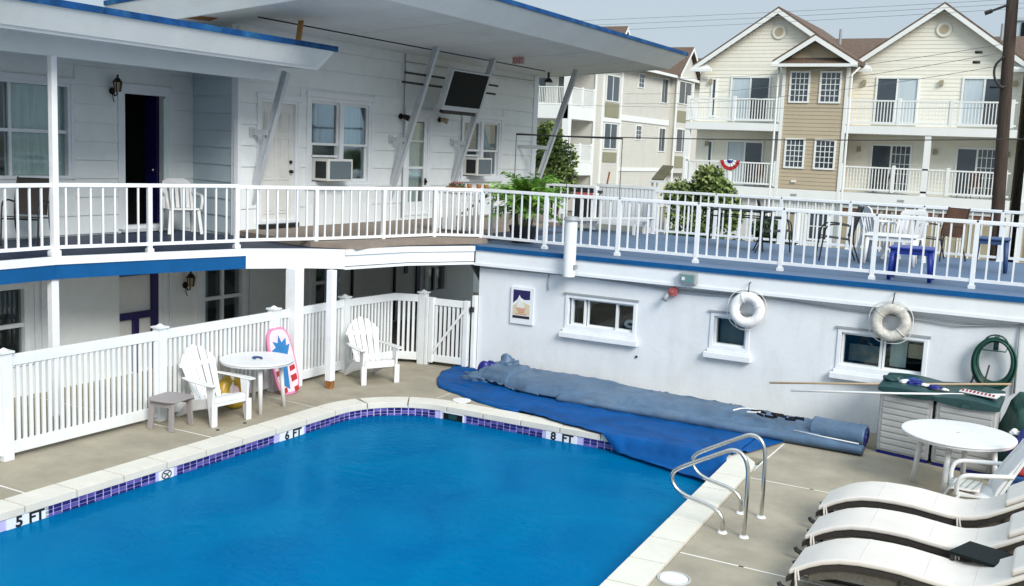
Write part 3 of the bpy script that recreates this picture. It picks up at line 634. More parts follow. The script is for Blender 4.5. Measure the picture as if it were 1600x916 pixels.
# double windows with AC
def dwin(o, ac):
    u0, u1, z0, z1 = o; um = (u0+u1)/2
    wo_ = ring('x', XB, u0, u1, z0, z1, .07, -.1, .02).build('window', W['trim'], mo, bevel=.003)
    casing('x', XB, o, .08, wo_)
    mb = MB(); ub(mb, 'x', XB, u0-.12, u1+.12, 0, .07, z0-.06, z0-.002); mb.build('window_sill', W['trim'], wo_)
    mb = MB(); ub(mb, 'x', XB, um-.06, um+.06, -.1, .03, z0+.07, z1-.07); mb.build('mullion', W['trim'], wo_)
    zm = z0+(z1-z0)*.47
    for i, (a, b) in enumerate(((u0+.07, um-.06), (um+.06, u1-.07))):
        mb = ring('x', XB, a, b, zm-.02, z1-.07, .045, -.06, -.02); mb.build('upper_sash', W['vinyl'], wo_)
        mb = MB(); ub(mb, 'x', XB, a+.045, b-.045, -.045, -.04, zm+.02, z1-.11); mb.build('pane', W['glass'], wo_)
        if not (ac and i == 0):
            mb = ring('x', XB, a, b, z0+.07, zm+.02, .045, -.09, -.05); mb.build('lower_sash', W['vinyl'], wo_)
            mb = MB(); ub(mb, 'x', XB, a+.045, b-.045, -.075, -.07, z0+.11, zm-.03); mb.build('pane', W['glass'], wo_)
    curtain('x', XB, um+.08, u1-.08, zm, z1-.08, .22, W['curt'], wo_, .03, 'curtain')
    curtain('x', XB, u0+.1, u0+.5, z1-.5, z1-.08, .22, W['curt'], wo_, .02, 'curtain')
    mb = MB(); ub(mb, 'x', XB, u0+.07, u1-.07, -.4, -.38, z0+.1, zm+.3); mb.build('blind', W['blind'], wo_)
    interior('x', XB, u0, u1, z0, z1, 1.1, W['dim'], mo)
    if ac:
        a, b = u0+.16, um-.04
        mb = MB(); ub(mb, 'x', XB, a, b, -.3, .34, z0+.09, z0+.5); acu = mb.build('air_conditioner', W['doorw'], wo_, bevel=.01)
        mb = MB(); ub(mb, 'x', XB, a+.06, b-.06, .341, .35, z0+.13, z0+.46); mb.build('condenser_grille', W['acg'], wo_)
        mb = MB(); mb.box(XB+.05, XB+.3, a-.006, a-.001, z0+.14, z0+.45); mb.build('side_louvre', W['black'], wo_)
        mb = MB(); ub(mb, 'x', XB, u0+.07, a-.01, -.06, -.03, z0+.07, zm-.02); ub(mb, 'x', XB, u0+.07, um-.06, -.06, -.03, z0+.52, z0+.56); mb.build('filler_panel', W['vinyl'], wo_)
    return wo_
dwin(opB[1], True); dwin(opB[3], True)
# glazed door
gd = ring('x', XB, 18.28, 19.15, 2.33, 4.48, .05, -.12, .02).build('glazed_door', W['trim'], mo); casing('x', XB, opB[2], .08, gd)
mb = ring('x', XB, 18.33, 19.10, 2.36, 4.43, .11, -.05, -.01); mb.build('storm_door', W['vinyl'], gd)
mb = MB(); ub(mb, 'x', XB, 18.44, 18.99, -.045, -.02, 3.32, 3.37); ub(mb, 'x', XB, 18.44, 18.99, -.045, -.021, 2.47, 2.62); ub(mb, 'x', XB, 18.44, 18.99, -.042, -.025, 3.9, 3.92); mb.build('door_rail', W['vinyl'], gd)
mb = MB(); ub(mb, 'x', XB, 18.44, 18.99, -.035, -.03, 2.5, 4.3); mb.build('pane', W['glass'], gd)
curtain('x', XB, 18.44, 18.99, 2.5, 4.3, .12, W['curt'], gd, .015)
mb = MB(); mb.tube([(XB-.01, 19.05, 3.05), (XB+.05, 19.05, 3.05)], .025, 8); mb.box(XB+.0, XB+.02, 19.03, 19.07, 2.98, 3.12); mb.build('door_handle', W['brass'], gd)
interior('x', XB, 18.28, 19.15, 2.33, 4.48, .8, W['dim'], mo)
# conduits on wall and soffit line
mb = MB(); mb.tube([(XB+.05, 18.12, 5.68), (XB+.05, 18.13, 2.3)], .012, 6); mb.tube([(XB+.04, 18.12, 5.52), (XB+.04, 23.8, 5.56)], .01, 6); mb.tube([(XB+.04, 20.42, 4.75), (XB+.04, 20.44, 2.6)], .01, 6); mb.build('wall_cable', W['condm'], mo, smooth=True)
# wall lamps
def lantern(cx, cy, cz, label):
    t = thing('wall_lantern', label, 'lamp', (cx, cy, cz), 'carriage lanterns on the motel walls')
    mb = MB(); mb.disc((cy, cz-.02), .055, cx, cx+.02, 14, ax='x'); mb.tube([(cx+.01, cy, cz-.02), (cx+.07, cy, cz-.1), (cx+.12, cy, cz-.08), (cx+.13, cy, cz-.02)], .012, 6); mb.tube([(cx+.01, cy, cz-.02), (cx+.03, cy, cz-.14), (cx+.06, cy, cz-.2)], .008, 5); mb.build('bracket', W['brass'], t)
    mb = MB(); mb.disc((cx+.14, cy), .045, cz-.03, cz+.12, 6, r2=.065); mb.build('glass_body', W['amber'], t)
    mb = MB(); mb.disc((cx+.14, cy), .085, cz+.12, cz+.19, 6, r2=.03); mb.disc((cx+.14, cy), .018, cz+.19, cz+.24, 6)
    for i in range(6):
        a = R(60*i); mb.bar((cx+.14+.046*math.cos(a), cy+.046*math.sin(a), cz-.03), (cx+.14+.067*math.cos(a), cy+.067*math.sin(a), cz+.12), .012, .012)
    mb.build('frame', W['brass'], t)
lantern(XA+.025, 11.92, 4.5, 'black carriage lantern left of the open dark doorway')
lantern(-13.2+.005, 12.6, 1.35, 'dark lantern under the balcony left of the ground floor window')
def spot(cy, label):
    t = thing('door_light', label, 'lamp', (XB+.02, cy, 4.4), 'porch lights beside the glazed door')
    mb = MB(); mb.disc((cy, 4.4), .06, XB+.02, XB+.05, 14, ax='x'); mb.build('back_plate', W['brass'], t)
    mb = MB(); mb.tube([(XB+.05, cy, 4.4), (XB+.1, cy+.03, 4.4), (XB+.2, cy+.07, 4.36)], [.03, .05, .065], 12); mb.build('shade', W['brass' if cy < 19 else 'amber'], t, smooth=True)
spot(18.03, 'dark porch light left of the glazed door'); spot(19.5, 'porch light with pale glass right of the glazed door')
# --- balcony slab and fascia
E_ = [(-11.8, 4.0), (-11.88, 9.1), (-11.56, 10.34), (-11.12, 11.83), (-10.55, 12.6), (-10.12, 12.95), (-9.8, 14.2), (-9.16, 15.262)]
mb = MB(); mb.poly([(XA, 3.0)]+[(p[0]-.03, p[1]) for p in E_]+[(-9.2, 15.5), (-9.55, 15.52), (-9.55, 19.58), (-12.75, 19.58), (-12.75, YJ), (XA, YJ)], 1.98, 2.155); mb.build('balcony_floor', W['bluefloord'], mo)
mb = MB(); mb.poly([(XB, 13.37), (-11.6, 13.0), (-10.72, 12.85), (-10.0, 13.1), (-9.93, 14.3), (-9.3, 15.75), (-9.3, 15.95), (-10.3, 16.4), (-10.6, 23.8), (XB, 23.8)], 2.16, 2.245); mb.build('carpet_floor', W['tan'], mo)
mb = MB(); mb.poly([(XA-.02, 2.8), (-12, 3), (-11.98, 9.1), (-11.3, 11.75), (-10.7, 12.6), (-10.28, 13.1), (-9.95, 14.3), (-9.4, 15.4), (-9.3, 20), (XA-.02, 20)], 1.93, 1.975); mb.build('balcony_ceiling', W['soffit'], mo)
def strip(P, z0, z1, t, name, m, proud=0):
    for (a, b) in zip(P, P[1:]):
        a = Vector(a); b = Vector(b); d = (b-a).normalized(); n_ = Vector((d.y, -d.x)); mb = MB()
        q = [a+n_*proud, b+n_*proud, b+n_*(proud-t), a+n_*(proud-t)]
        mb.poly([tuple(p) for p in q], z0, z1); mb.build(name, m, mo)
strip(E_[:4], 2.055, 2.162, .05, 'white_fascia_board', W['fascia'], .03)
strip(E_[:4], 1.86, 2.052, .05, 'blue_fascia_board', W['blue'], .012)
strip(E_[3:6], 1.86, 2.162, .05, 'white_fascia_board', W['fascia'], .03)
strip(E_[5:], 1.90, 2.07, .05, 'white_fascia_board', W['fascia'], .0); strip(E_[5:], 2.073, 2.16, .06, 'fascia_cap', W['fascia'], .03)
strip(E_[5:], 1.845, 1.885, .1, 'soffit_batten', W['trim'], .012)
# --- left roof: beam, soffit, fascia, blue edge
FS = W['fascia']
mb = MB(); mb.box(-12.02, -11.9, 3, 13.35, 4.75, 5.05); mb.build('roof_beam', W['soffit'], mo)
mb = MB(); mb.add([(-14.2, 3, 5.02), (-11.15, 3, 4.99), (-11.15, 13.42, 4.99), (-14.2, 13.34, 5.02), (-14.2, 3, 5.3), (-10.95, 3, 5.28), (-10.95, 13.6, 5.28), (-14.2, 13.34, 5.3)], [(3, 2, 1, 0), (4, 5, 6, 7), (0, 1, 5, 4), (1, 2, 6, 5), (2, 3, 7, 6), (3, 0, 4, 7)]); mb.build('lower_roof', W['soffit'], mo)
mb = MB(); mb.add([(-11.2, 3, 4.95), (-11.2, 13.53, 4.95), (-10.98, 13.68, 5.255), (-10.98, 3, 5.255), (-11.26, 3, 4.95), (-11.26, 13.53, 4.95), (-11.04, 13.68, 5.255), (-11.04, 3, 5.255)], [(0, 1, 2, 3), (7, 6, 5, 4), (0, 4, 5, 1), (1, 5, 6, 2), (2, 6, 7, 3), (3, 7, 4, 0)]); mb.build('roof_fascia', FS, mo)
mb = MB(); mb.box(-11.04, -10.94, 3, 13.72, 5.257, 5.34); mb.build('blue_roof_edge', W['blueedge'], mo)
mb = MB(); mb.add([(-11.2, 13.53, 4.95), (-12.1, 13.45, 5.0), (-12.1, 13.45, 5.255), (-10.98, 13.68, 5.255)], [(0, 1, 2, 3)]); mb.build('roof_end', FS, mo)
mb = MB(); mb.box(-14.2, -11.0, 3, 13.34, 5.302, 5.32); mb.build('roof_membrane', W['condm'], mo)
# --- main roof
ZS = lambda x: 5.70+.065*(x+12.75)
A0 = (-14.6, 12.52); A1 = (-9.35, 12.0); B1 = (-9.35, 24.4); B0 = (-14.6, 24.3)
def P3(p, z): return (p[0], p[1], z)
mb = MB(); q = [A0, A1, B1, B0]
mb.add([P3(p, ZS(p[0])) for p in q]+[P3(p, ZS(p[0])+.28) for p in q], [(3, 2, 1, 0), (4, 5, 6, 7), (0, 1, 5, 4), (1, 2, 6, 5), (2, 3, 7, 6), (3, 0, 4, 7)]); mb.build('main_roof_soffit', W['soffit'], mo)
A1t = (-8.95, 11.75); B1t = (-8.95, 24.55); A0t = (-14.7, 12.27); B0t = (-14.7, 24.4)
def fas(a, b, at, bt, name='roof_fascia', za=None):
    mb = MB(); lo = -.02; hi = .31
    va = [P3(a, ZS(a[0])+lo), P3(b, ZS(b[0])+lo), P3(bt, ZS(b[0])+hi), P3(at, ZS(a[0])+hi)]
    d = (Vector(b)-Vector(a)).normalized(); n_ = Vector((-d.y, d.x, 0))*.05
    vb = [tuple(Vector(v)+n_) for v in va]
    mb.add(va+vb, [(0, 1, 2, 3), (7, 6, 5, 4), (0, 4, 5, 1), (1, 5, 6, 2), (2, 6, 7, 3), (3, 7, 4, 0)]); mb.build(name, FS, mo)
    mb = MB(); up_ = Vector((0, 0, 1)); va = [Vector(P3(at, ZS(a[0])+hi+.004)), Vector(P3(bt, ZS(b[0])+hi+.004))]; o_ = -n_*.3
    mb.add([va[0]+o_, va[1]+o_, va[1]+o_+up_*.075, va[0]+o_+up_*.075, va[0]+n_*2, va[1]+n_*2, va[1]+n_*2+up_*.075, va[0]+n_*2+up_*.075], [(0, 1, 2, 3), (7, 6, 5, 4), (0, 4, 5, 1), (1, 5, 6, 2), (2, 6, 7, 3), (3, 7, 4, 0)]); mb.build('blue_roof_edge', W['blueedge'], mo)
fas(A0, A1, A0t, A1t); fas(A1, B1, A1t, B1t); fas(B1, B0, B1t, B0t)
mb = MB(); mb.add([P3(A0t, ZS(-14.6)+.3), P3(A1t, ZS(-9.35)+.3), P3(B1t, ZS(-9.35)+.3), P3(B0t, ZS(-14.6)+.3)], [(0, 1, 2, 3)]); mb.build('roof_membrane', W['condm'], mo)
mb = MB(); zz = lambda x: ZS(x)-.012
mb.add([(-12.02, 13.0, zz(-12.02)), (-11.99, 13.0, zz(-11.99)), (-11.99, 23.0, zz(-11.99)), (-12.02, 23.0, zz(-12.02))], [(0, 1, 2, 3)]); mb.tube([(-12.0, 13, ZS(-12)-.01), (-12.0, 23.0, ZS(-12)-.01)], .012, 5); mb.build('soffit_seam', W['black'], mo)
for ys in (15.4, 17.9, 20.3, 22.6):
    mb = MB(); mb.bar((-12.6, ys, ZS(-12.6)-.002), (-9.4, ys, ZS(-9.4)-.002), .004, .012); mb.build('soffit_joint', W['alu'], mo)
# --- struts
for i, (by, top) in enumerate(((13.72, (-12.03, 4.94)), (17.76, (-11.70, 5.78)), (20.1, (-11.76, 5.77)), (23.2, (-11.25, 5.79)))):
    bx = -12.93 if by < 20.5 else -12.45
    mb = MB(); a = Vector((bx, by, 2.25)); b = Vector((top[0], by, top[1])); d = (b-a).normalized(); s_ = Vector((d.z, 0, -d.x))
    for o_ in (-.055, .055): mb.bar(a+s_*o_, b+s_*o_, .09, .012, side=(0, 1, 0))
    mb.bar(a, b, .01, .1, side=(0, 1, 0)); st = mb.build('steel_strut', W['alu'], mo)
    if by < 23: 
        zt = 3.92; xt = bx+(top[0]-bx)*(zt-2.25)/(top[1]-2.25)
        mb = MB(); mb.bar((XB+.02, by-.06, zt), (xt, by-.06, zt), .09, .03); mb.box(XB+.02, XB+.05, by-.12, by+.0, zt-.08, zt+.08); mb.build('strut_tie', W['alu'], mo)
    else:
        zt = 3.9; xt = bx+(top[0]-bx)*(zt-2.25)/(top[1]-2.25); mb = MB(); mb.bar((XB+.02, by-.06, zt), (xt, by-.06, zt), .09, .03); mb.build('strut_tie', W['alu'], mo)
    mb = MB(); mb.box(bx-.1, bx+.12, by-.08, by+.08, 2.24, 2.262); mb.build('base_plate', W['alu'], mo)
mb = MB(); mb.add([(-13.1, 12.38, ZS(-13.1)-.004), (-12.75, 12.34, ZS(-12.75)-.004), (-12.6, 12.75, ZS(-12.6)-.004), (-12.95, 12.9, ZS(-12.95)-.004)], [(0, 1, 2, 3)]); mb.build('rotten_soffit_patch', W['rust'], mo)
mb = MB(); mb.bar((-11.82, 13.72, 5.2), (-11.72, 13.72, 5.78), .09, .04, side=(1, 0, 0)); mb.build('timber_prop', W['wood'], mo)
# post through balcony rail
pm = MB(); pm.bar((-11.93, 9.13, 2.2), (-11.93, 9.13, 4.76), .085, .085, side=(1, 0, 0)); pm.build('roof_post', W['rail'], mo, bevel=.006)
mb = MB(); mb.box(-11.99, -11.87, 9.05, 9.19, 2.155, 2.24); mb.build('post_shoe', W['trim'], mo, bevel=.015)
mb = MB(); mb.box(-12.0, -11.9, 9.05, 9.16, 0, 1.92); mb.build('ground_post', W['rail'], mo, bevel=.006)
for (x, y, wx, b) in ((-10.66, 12.42, .2, 0), (-10.15, 12.68, .115, 1)):
    mb = MB(); mb.box(x-wx/2, x+wx/2, y-wx/2, y+wx/2, .12 if b else 0, 1.86); mb.build('ground_post', W['rail'], mo, bevel=.008)
    if b:
        mb = MB(); mb.box(x-wx*.42, x+wx*.42, y-wx*.42, y+wx*.42, .0, .118); mb.build('rusty_post_foot', W['rust'], mo)
# --- television on bars between struts
tv = thing('outdoor_television', 'tilted flat black screen mounted between two steel struts', 'television', (-11.9, 19.1, 5))
tz = Vector((.296, 0, .955)); ty = Vector((0, 1, 0)); tn = ty.cross(tz).normalized()      # faces +X and down
def tvbox(y0, y1, s0, s1, d0, d1, nm, m, par):
    o_ = Vector((-12.85+.12, 0, 2.25)); mb = MB(); vs = []
    for d in (d0, d1):
        for (y, s_) in ((y0, s0), (y1, s0), (y1, s1), (y0, s1)): vs.append(o_+ty*y+tz*s_+tn*d)
    mb.add(vs, [(3, 2, 1, 0), (4, 5, 6, 7), (0, 1, 5, 4), (1, 2, 6, 5), (2, 3, 7, 6), (3, 0, 4, 7)]); return mb.build(nm, m, par, bevel=.004)
tvbox(18.42, 19.90, 2.44, 3.3, -.1, .04, 'casing', W['alu'], tv); tvbox(18.47, 19.87, 2.54, 3.27, .041, .048, 'screen', W['screen'], tv); tvbox(18.5, 19.8, 2.36, 2.43, -.06, .03, 'soundbar', W['black'], tv)
for s_ in (2.87, 3.06): tvbox(17.05, 20.65, s_-.02, s_+.02, -.15, -.11, 'mounting_bar', W['wire'], tv)
# --- exit sign
ex = thing('exit_sign', 'faded red and white EXIT sign hanging below the roof soffit', 'sign', (-11.08, 20, 5.8))
mb = MB(); mb.box(-11.24, -10.94, 20.0, 20.03, 5.63, 5.79); mb.build('plate', W['exit'], ex, bevel=.004)
text('EXIT', .15, W['exitr'], (-11.09, 19.998, 5.705), (R(90), 0, 0), ex, sx=.8)
mb = MB(); mb.box(-11.12, -11.06, 20.0, 20.03, 5.79, 5.83); mb.build('hanger', W['alu'], ex)
sl = thing('soffit_lamp', 'small dark lamp under the far end of the roof soffit', 'lamp', (-11.7, 23.2, 5.6))
mb = MB(); mb.disc((-12.1, 23.4), .03, 5.6, 5.75, 8); mb.disc((-12.1, 23.4), .12, 5.5, 5.6, 14, r2=.06); mb.build('shade', W['black'], sl)
# --- ground floor under the balcony
XG = -13.2
opG = [(8.0, 9.62, .45, 1.62), (11.25, 12.02, 0.02, 1.75), (12.98, 13.99, .45, 1.62), (15.9, 16.8, .45, 1.65), (19.9, 20.7, .45, 1.7)]
slab_wall('x', XG, 2.0, 22, -.05, 1.98, opG, .14, 'ground_floor_wall', W['board'], mo)
for o in opG:
    if o[2] < .2: continue
    wo_ = ring('x', XG, o[0], o[1], o[2], o[3], .06, -.1, .03).build('ground_floor_window', W['trim'], mo)
    casing('x', XG, o, .09, wo_)
    mb = MB(); um = (o[0]+o[1])/2; zm = (o[2]+o[3])/2; ub(mb, 'x', XG, o[0]+.06, o[1]-.06, -.05, .0, zm-.03, zm+.03); ub(mb, 'x', XG, um-.03, um+.03, -.05, -.001, o[2]+.06, zm-.03); ub(mb, 'x', XG, um-.03, um+.03, -.05, -.001, zm+.03, o[3]-.06); mb.build('glazing_bars', W['trim'], wo_)
    mb = MB(); ub(mb, 'x', XG, o[0]+.06, o[1]-.06, -.06, -.054, o[2]+.06, o[3]-.06); mb.build('pane', W['glass'], wo_)
    mb = MB(); ub(mb, 'x', XG, o[0]+.06, o[0]+.3, -.16, -.15, o[2]+.06, o[3]-.06); mb.build('curtain', W['curt'], wo_)
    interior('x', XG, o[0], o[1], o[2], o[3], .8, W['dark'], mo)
mb = MB(); ub(mb, 'x', XG, 11.25, 12.02, -.08, -.04, 0.0, 1.76); gdo = mb.build('blue_trimmed_door', W['doorw'], mo)
mb = MB(); ub(mb, 'x', XG, 11.9, 12.02, -.04, .02, 0, 1.75); ub(mb, 'x', XG, 11.25, 11.9, -.04, .02, .88, .99); ub(mb, 'x', XG, 11.25, 11.9, -.04, .02, 1.58, 1.66); ub(mb, 'x', XG, 11.52, 11.62, -.04, .02, 0, .88); mb.build('navy_door_bands', W['purple'], gdo)
for y in (9.72, 9.84, 10.0, 12.12, 12.25, 12.85, 14.12): 
    mb = MB(); ub(mb, 'x', XG, y, y+.07, .0, .035, 0, 1.95); mb.build('trim_board', W['trim'], mo)
for y in (17.1, 18.6):
    mb = MB(); ub(mb, 'x', XG, y, y+.05, .0, .04, 0, 1.95); mb.build('pipe_chase', W['brass'], mo)
mb = MB(); ub(mb, 'x', XG, 18.75, 19.45, .001, .03, 1.25, 1.4); ub(mb, 'x', XG, 19.0, 19.12, .001, .03, 1.0, 1.25); ub(mb, 'x', XG, 19.46, 19.6, .001, .04, 0, 1.9); mb.build('navy_wall_letter_board', W['purple'], mo)
mb = MB()
for i in range(5): mb.box(-9.7, -9.14, 16.2+.28*i, 16.5+.28*i, 1.75-.25*i, 1.8-.25*i)
mb.bar((-9.75, 16.2, 1.8), (-9.75, 17.6, .5), .2, .04); mb.build('stair_treads', W['condm'], mo)

# ============================================================ RAILINGS
def railing(t, P, zs, zt, nb=7, post=.06, extra_posts=True, foot=True):
    """P: post positions (x,y); balusters between them share one mesh"""
    b_ = MB(); hgt = zt-zs-.17; b_.box(-.012, .012, -.012, .012, 0, hgt); bme = b_.mesh('baluster', W['rail'])
    p_ = MB(); p_.box(-post/2, post/2, -post/2, post/2, 0, zt-zs-.03); p_.box(-post*.75, post*.75, -post*.75, post*.75, 0, .05); pme = p_.mesh('post', W['rail'])
    for i, (x, y) in enumerate(P):
        d = Vector(P[min(i+1, len(P)-1)])-Vector(P[max(i-1, 0)]); inst('post', pme, (x, y, zs), t, (0, 0, math.atan2(d.y, d.x)))
    for a, b in zip(P, P[1:]):
        a = Vector(a); b = Vector(b); ang = math.atan2((b-a).y, (b-a).x); n_ = max(1, round((b-a).length/.17)-1) if nb is None else nb
        for k in range(1, n_+1):
            q = a+(b-a)*k/(n_+1); inst('baluster', bme, (q.x, q.y, zs+.12), t, (0, 0, ang))
        d = (b-a).normalized()*.02
        mb = MB(); mb.bar((a.x-d.x, a.y-d.y, zt-.028), (b.x+d.x, b.y+d.y, zt-.028), .055, .055); mb.build('top_rail', W['rail'], t, bevel=.006)
        mb = MB(); mb.bar((a.x, a.y, zs+.115), (b.x, b.y, zs+.115), .045, .04); mb.build('bottom_rail', W['rail'], t)
rl = thing('balcony_railing', 'white metal railing along the upper motel walkway', 'railing', (-11, 12, 2.16))
railing(rl, [(-11.97, 4.0), (-11.97, 5.7), (-11.97, 7.4), (-11.96, 9.13)], 2.16, 3.12, nb=9)
railing(rl, [(-11.96, 9.13), (-11.60, 10.42), (-11.24, 11.76)], 2.16, 3.125)
railing(rl, [(-11.24, 11.76), (-10.72, 12.97), (-10.33, 14.23), (-10.05, 15.35), (-9.43, 15.92)], 2.17, 3.11)
rl2 = thing('deck_railing', 'white metal railing along the front edge of the blue sun deck', 'railing', (-5, 15.85, 2.16))
railing(rl2, [(-9.43+.0, 15.92)]+[(-8.12+1.345*i, 15.85) for i in range(9)], 2.16, 3.115)
rl3 = thing('far_deck_railing', 'white metal railing along the back edge of the blue sun deck', 'railing', (-5, 21.05, 2.16))
railing(rl3, [(-8.2+1.35*i, 21.05) for i in range(8)], 2.12, 3.10)
rl4 = thing('stair_gate_railing', 'short white railing section beside the palm pot', 'railing', (-9.9, 20.4, 2.16))
railing(rl4, [(-10.45, 20.4), (-9.3, 20.4)], 2.2, 3.13, nb=6)

# ============================================================ FENCE
fe = thing('pool_fence', 'white vinyl slatted fence along the left side of the pool deck', 'fence', (-10.7, 10, 0))
sl_ = MB(); sl_.box(-.0215, .0215, -.012, .012, 0, .99); slm = sl_.mesh('fence_slat', W['vinyl'])
po_ = MB(); po_.box(-.065, .065, -.065, .065, 0, 1.26); pom = po_.mesh('fence_post', W['vinyl'])
ca_ = MB(); ca_.box(-.085, .085, -.085, .085, 1.261, 1.285); ca_.disc((0, 0), .08, 1.285, 1.32, 4, r2=.01); cam_ = ca_.mesh('post_cap', W['vinyl'])
FP = [(-10.72, 3.1), (-10.72, 5.3), (-10.72, 7.5), (-10.70, 9.78), (-10.70, 12.0), (-10.72, 13.75), (-10.60, 15.0), (-10.12, 15.2)]
for (x, y) in FP[:-2]+[FP[-1]]:
    p = inst('fence_post', pom, (x, y, 0), fe); c_ = inst('post_cap', cam_, (0, 0, 0), p); c_.location = (0, 0, 0)
nsl = 0
for a, b in zip(FP, FP[1:]):
    a = Vector(a); b = Vector(b); L = (b-a).length; ang = math.atan2((b-a).y, (b-a).x); n_ = int(L/.083)
    for k in range(1, n_):
        q = a+(b-a)*k/n_
        if b.y > 5.4: inst('fence_slat', slm, (q.x, q.y, .15), fe, (0, 0, ang))
    mb = MB(); mb.bar((a.x, a.y, 1.165), (b.x, b.y, 1.165), .13, .05); mb.build('fence_rail', W['vinyl'], fe, bevel=.006)
    mb = MB(); mb.bar((a.x, a.y, .13), (b.x, b.y, .13), .14, .05); mb.build('fence_rail', W['vinyl'], fe, bevel=.006)
ga = thing('pool_gate', 'white slatted gate with diagonal brace next to the wall corner', 'gate', (-9.5, 15.27, 0))
G0, G1 = Vector((-9.93, 15.2)), Vector((-9.27, 15.27)); ang = math.atan2((G1-G0).y, (G1-G0).x)
for q in (G0, G1):
    mb = MB(); mb.bar((q.x, q.y, .05), (q.x, q.y, 1.2), .09, .09, side=(1, 0, 0)); mb.build('gate_stile', W['vinyl'], ga, bevel=.006)
for k in range(1, 8):
    q = G0+(G1-G0)*k/8; inst('gate_slat', slm, (q.x, q.y, .15), ga, (0, 0, ang))
for z in (.13, 1.13): mb = MB(); mb.bar((G0.x, G0.y, z), (G1.x, G1.y, z), .12, .05); mb.build('gate_rail', W['vinyl'], ga, bevel=.005)
mb = MB(); mb.bar((G0.x+.03, G0.y-.04, .22), (G1.x-.03, G1.y-.04, 1.02), .04, .02); mb.build('diagonal_brace', W['vinyl'], ga)
mb = MB(); mb.box(-9.2, -9.14, 15.24, 15.32, 1.02, 1.1); mb.build('gate_latch', W['black'], ga)
gp = MB(); gp.box(-9.19, -9.125, 15.3, 15.4, 0, 1.3); tag(gp.build('gate_post', W['vinyl'], bevel=.006), 'narrow white post between gate and wall corner', 'post')
gp = MB(); gp.box(-10.045, -9.985, 15.14, 15.24, 0, 1.2); tag(gp.build('hinge_post', W['vinyl'], bevel=.006), 'white hinge post left of the slatted gate', 'post')
# ---

# ============================================================ POOL COVER
def nz(x, y, s=1.0, o=0): return noise.noise(Vector((x*s, y*s, o)))
yf_pts = [(-9.42, 14.75), (-9.2, 14.3), (-9.0, 13.98), (-8.85, 13.78), (-8.5, 13.62), (-7.9, 13.36), (-7.2, 13.14), (-6.5, 12.98), (-6.2, 12.86), (-5.6, 12.72), (-5.0, 12.5), (-4.4, 12.3), (-3.95, 12.14), (-3.745, 12.08)]
def lerp(pts, x):
    for (a, b), (c, d) in zip(pts, pts[1:]):
        if a <= x <= c: return b+(d-b)*(x-a)/(c-a)
    return pts[0][1] if x < pts[0][0] else pts[-1][1]
def hgt(x, y):
    far = 12.75; 
    if y > 13.12: b = .012
    elif y > 12.68: b = .052
    else: b = max(-.135, .052-(12.68-y)*1.1) if x < -5.6 else max(-.135, .052-(12.68-y)*2.2)
    wr = .016*nz(x, y*2.4, 2.2)+.010*nz(x*.6, y*4, 3.1, 5)+.008*nz(x, y, 8, 2)
    if y < 12.6: wr *= .5
    return b+.012+abs(wr)*1.8
cv = thing('pool_cover', 'long blue and grey pool cover heaped along the wall with one edge in the water', 'pool cover', (-6, 14, 0))
nx, ny = 110, 46; vs = []; fs = []
for i in range(nx+1):
    x = -9.42+(9.42-3.745)*i/nx; y0 = lerp(yf_pts, x); y1 = 15.3 if x < -8.6 else 14.8
    for j in range(ny+1):
        y = y0+(y1-y0)*j/ny; z = hgt(x, y)
        if j == 0 and y > 13.1: z = .004
        vs.append((x+.03*nz(x, y, 3, 9), y+(.03*nz(x, y, 4, 3)), z))
for i in range(nx):
    for j in range(ny):
        a = i*(ny+1)+j; fs.append((a, a+ny+1, a+ny+2, a+1))
mb = MB(); mb.add(vs, fs)
vs = []; fs = []; nx2, ny2 = 10, 16
for i in range(nx2+1):
    for j in range(ny2+1):
        y = 12.86+(14.2-12.86)*j/ny2; xr = -3.72+(.30*(y-12.9)/1.0 if y > 12.9 else 0); x = -3.76+(xr+3.76)*i/nx2
        vs.append((x, y, (.055 if y < 13.15 else .014)+.012*abs(nz(x, y, 5))+.006))
for i in range(nx2):
    for j in range(ny2):
        a = i*(ny2+1)+j; fs.append((a, a+ny2+1, a+ny2+2, a+1))
mb.add(vs, fs); so = mb.build('blue_sheet', W['cover'], cv, smooth=True)
sm = so.modifiers.new('s', 'SOLIDIFY'); sm.thickness = .004; sm.offset = 1
# rolled part: heaped, flattened, creased
def roll(x0, x1, n, prof, name, m, seed=0, amp=.03):
    vs = []; fs = []; K = len(prof(0))
    for i in range(n+1):
        t = i/n; x = x0+(x1-x0)*t; P = prof(t)
        for k, (y, z) in enumerate(P):
            a = 2*math.pi*k/K; fold = 1-abs(noise.noise(Vector((x*.45+seed, k*.55, seed))))*2.2; cre = 1-abs(noise.noise(Vector((x*2.6+k*.22, k*.16, seed*2))))*3.0
            cre = max(0, cre)**2; dz = amp*(fold*.55+cre*.55)+.03*nz(x*.9, k*.15, 1, seed+5)
            vs.append((x+.02*nz(x*4, k*.3, 1, seed), y+dz*.6*math.cos(a), max(.006, z+(dz if z > .08 else dz*.15))))
    for i in range(n):
        for k in range(K):
            a = i*K+k; b = i*K+(k+1) % K; fs.append((a, b, b+K, a+K))
    fs.append(tuple(range(K))[::-1]); fs.append(tuple(n*K+k for k in range(K)))
    mb = MB(); mb.add(vs, fs); return mb.build(name, m, cv, smooth=True)
def pr_main(t):
    y0 = 14.52-.33*min(1, t*5)-.02*t; y1 = 15.2-.5*t**1.5; hh = (.26 if t < .12 else .215) - .03*t; 
    if t < .03: hh *= .8
    P = []
    for k in range(28):
        a = 2*math.pi*k/28; c = math.cos(a); s_ = math.sin(a); e = .55
        P.append(((y0+y1)/2+(y1-y0)/2*(abs(c)**e)*(1 if c > 0 else -1), hh/2+hh/2*(abs(s_)**.8)*(1 if s_ > 0 else -1)+(.06*c if s_ > 0 else 0)))
    return P
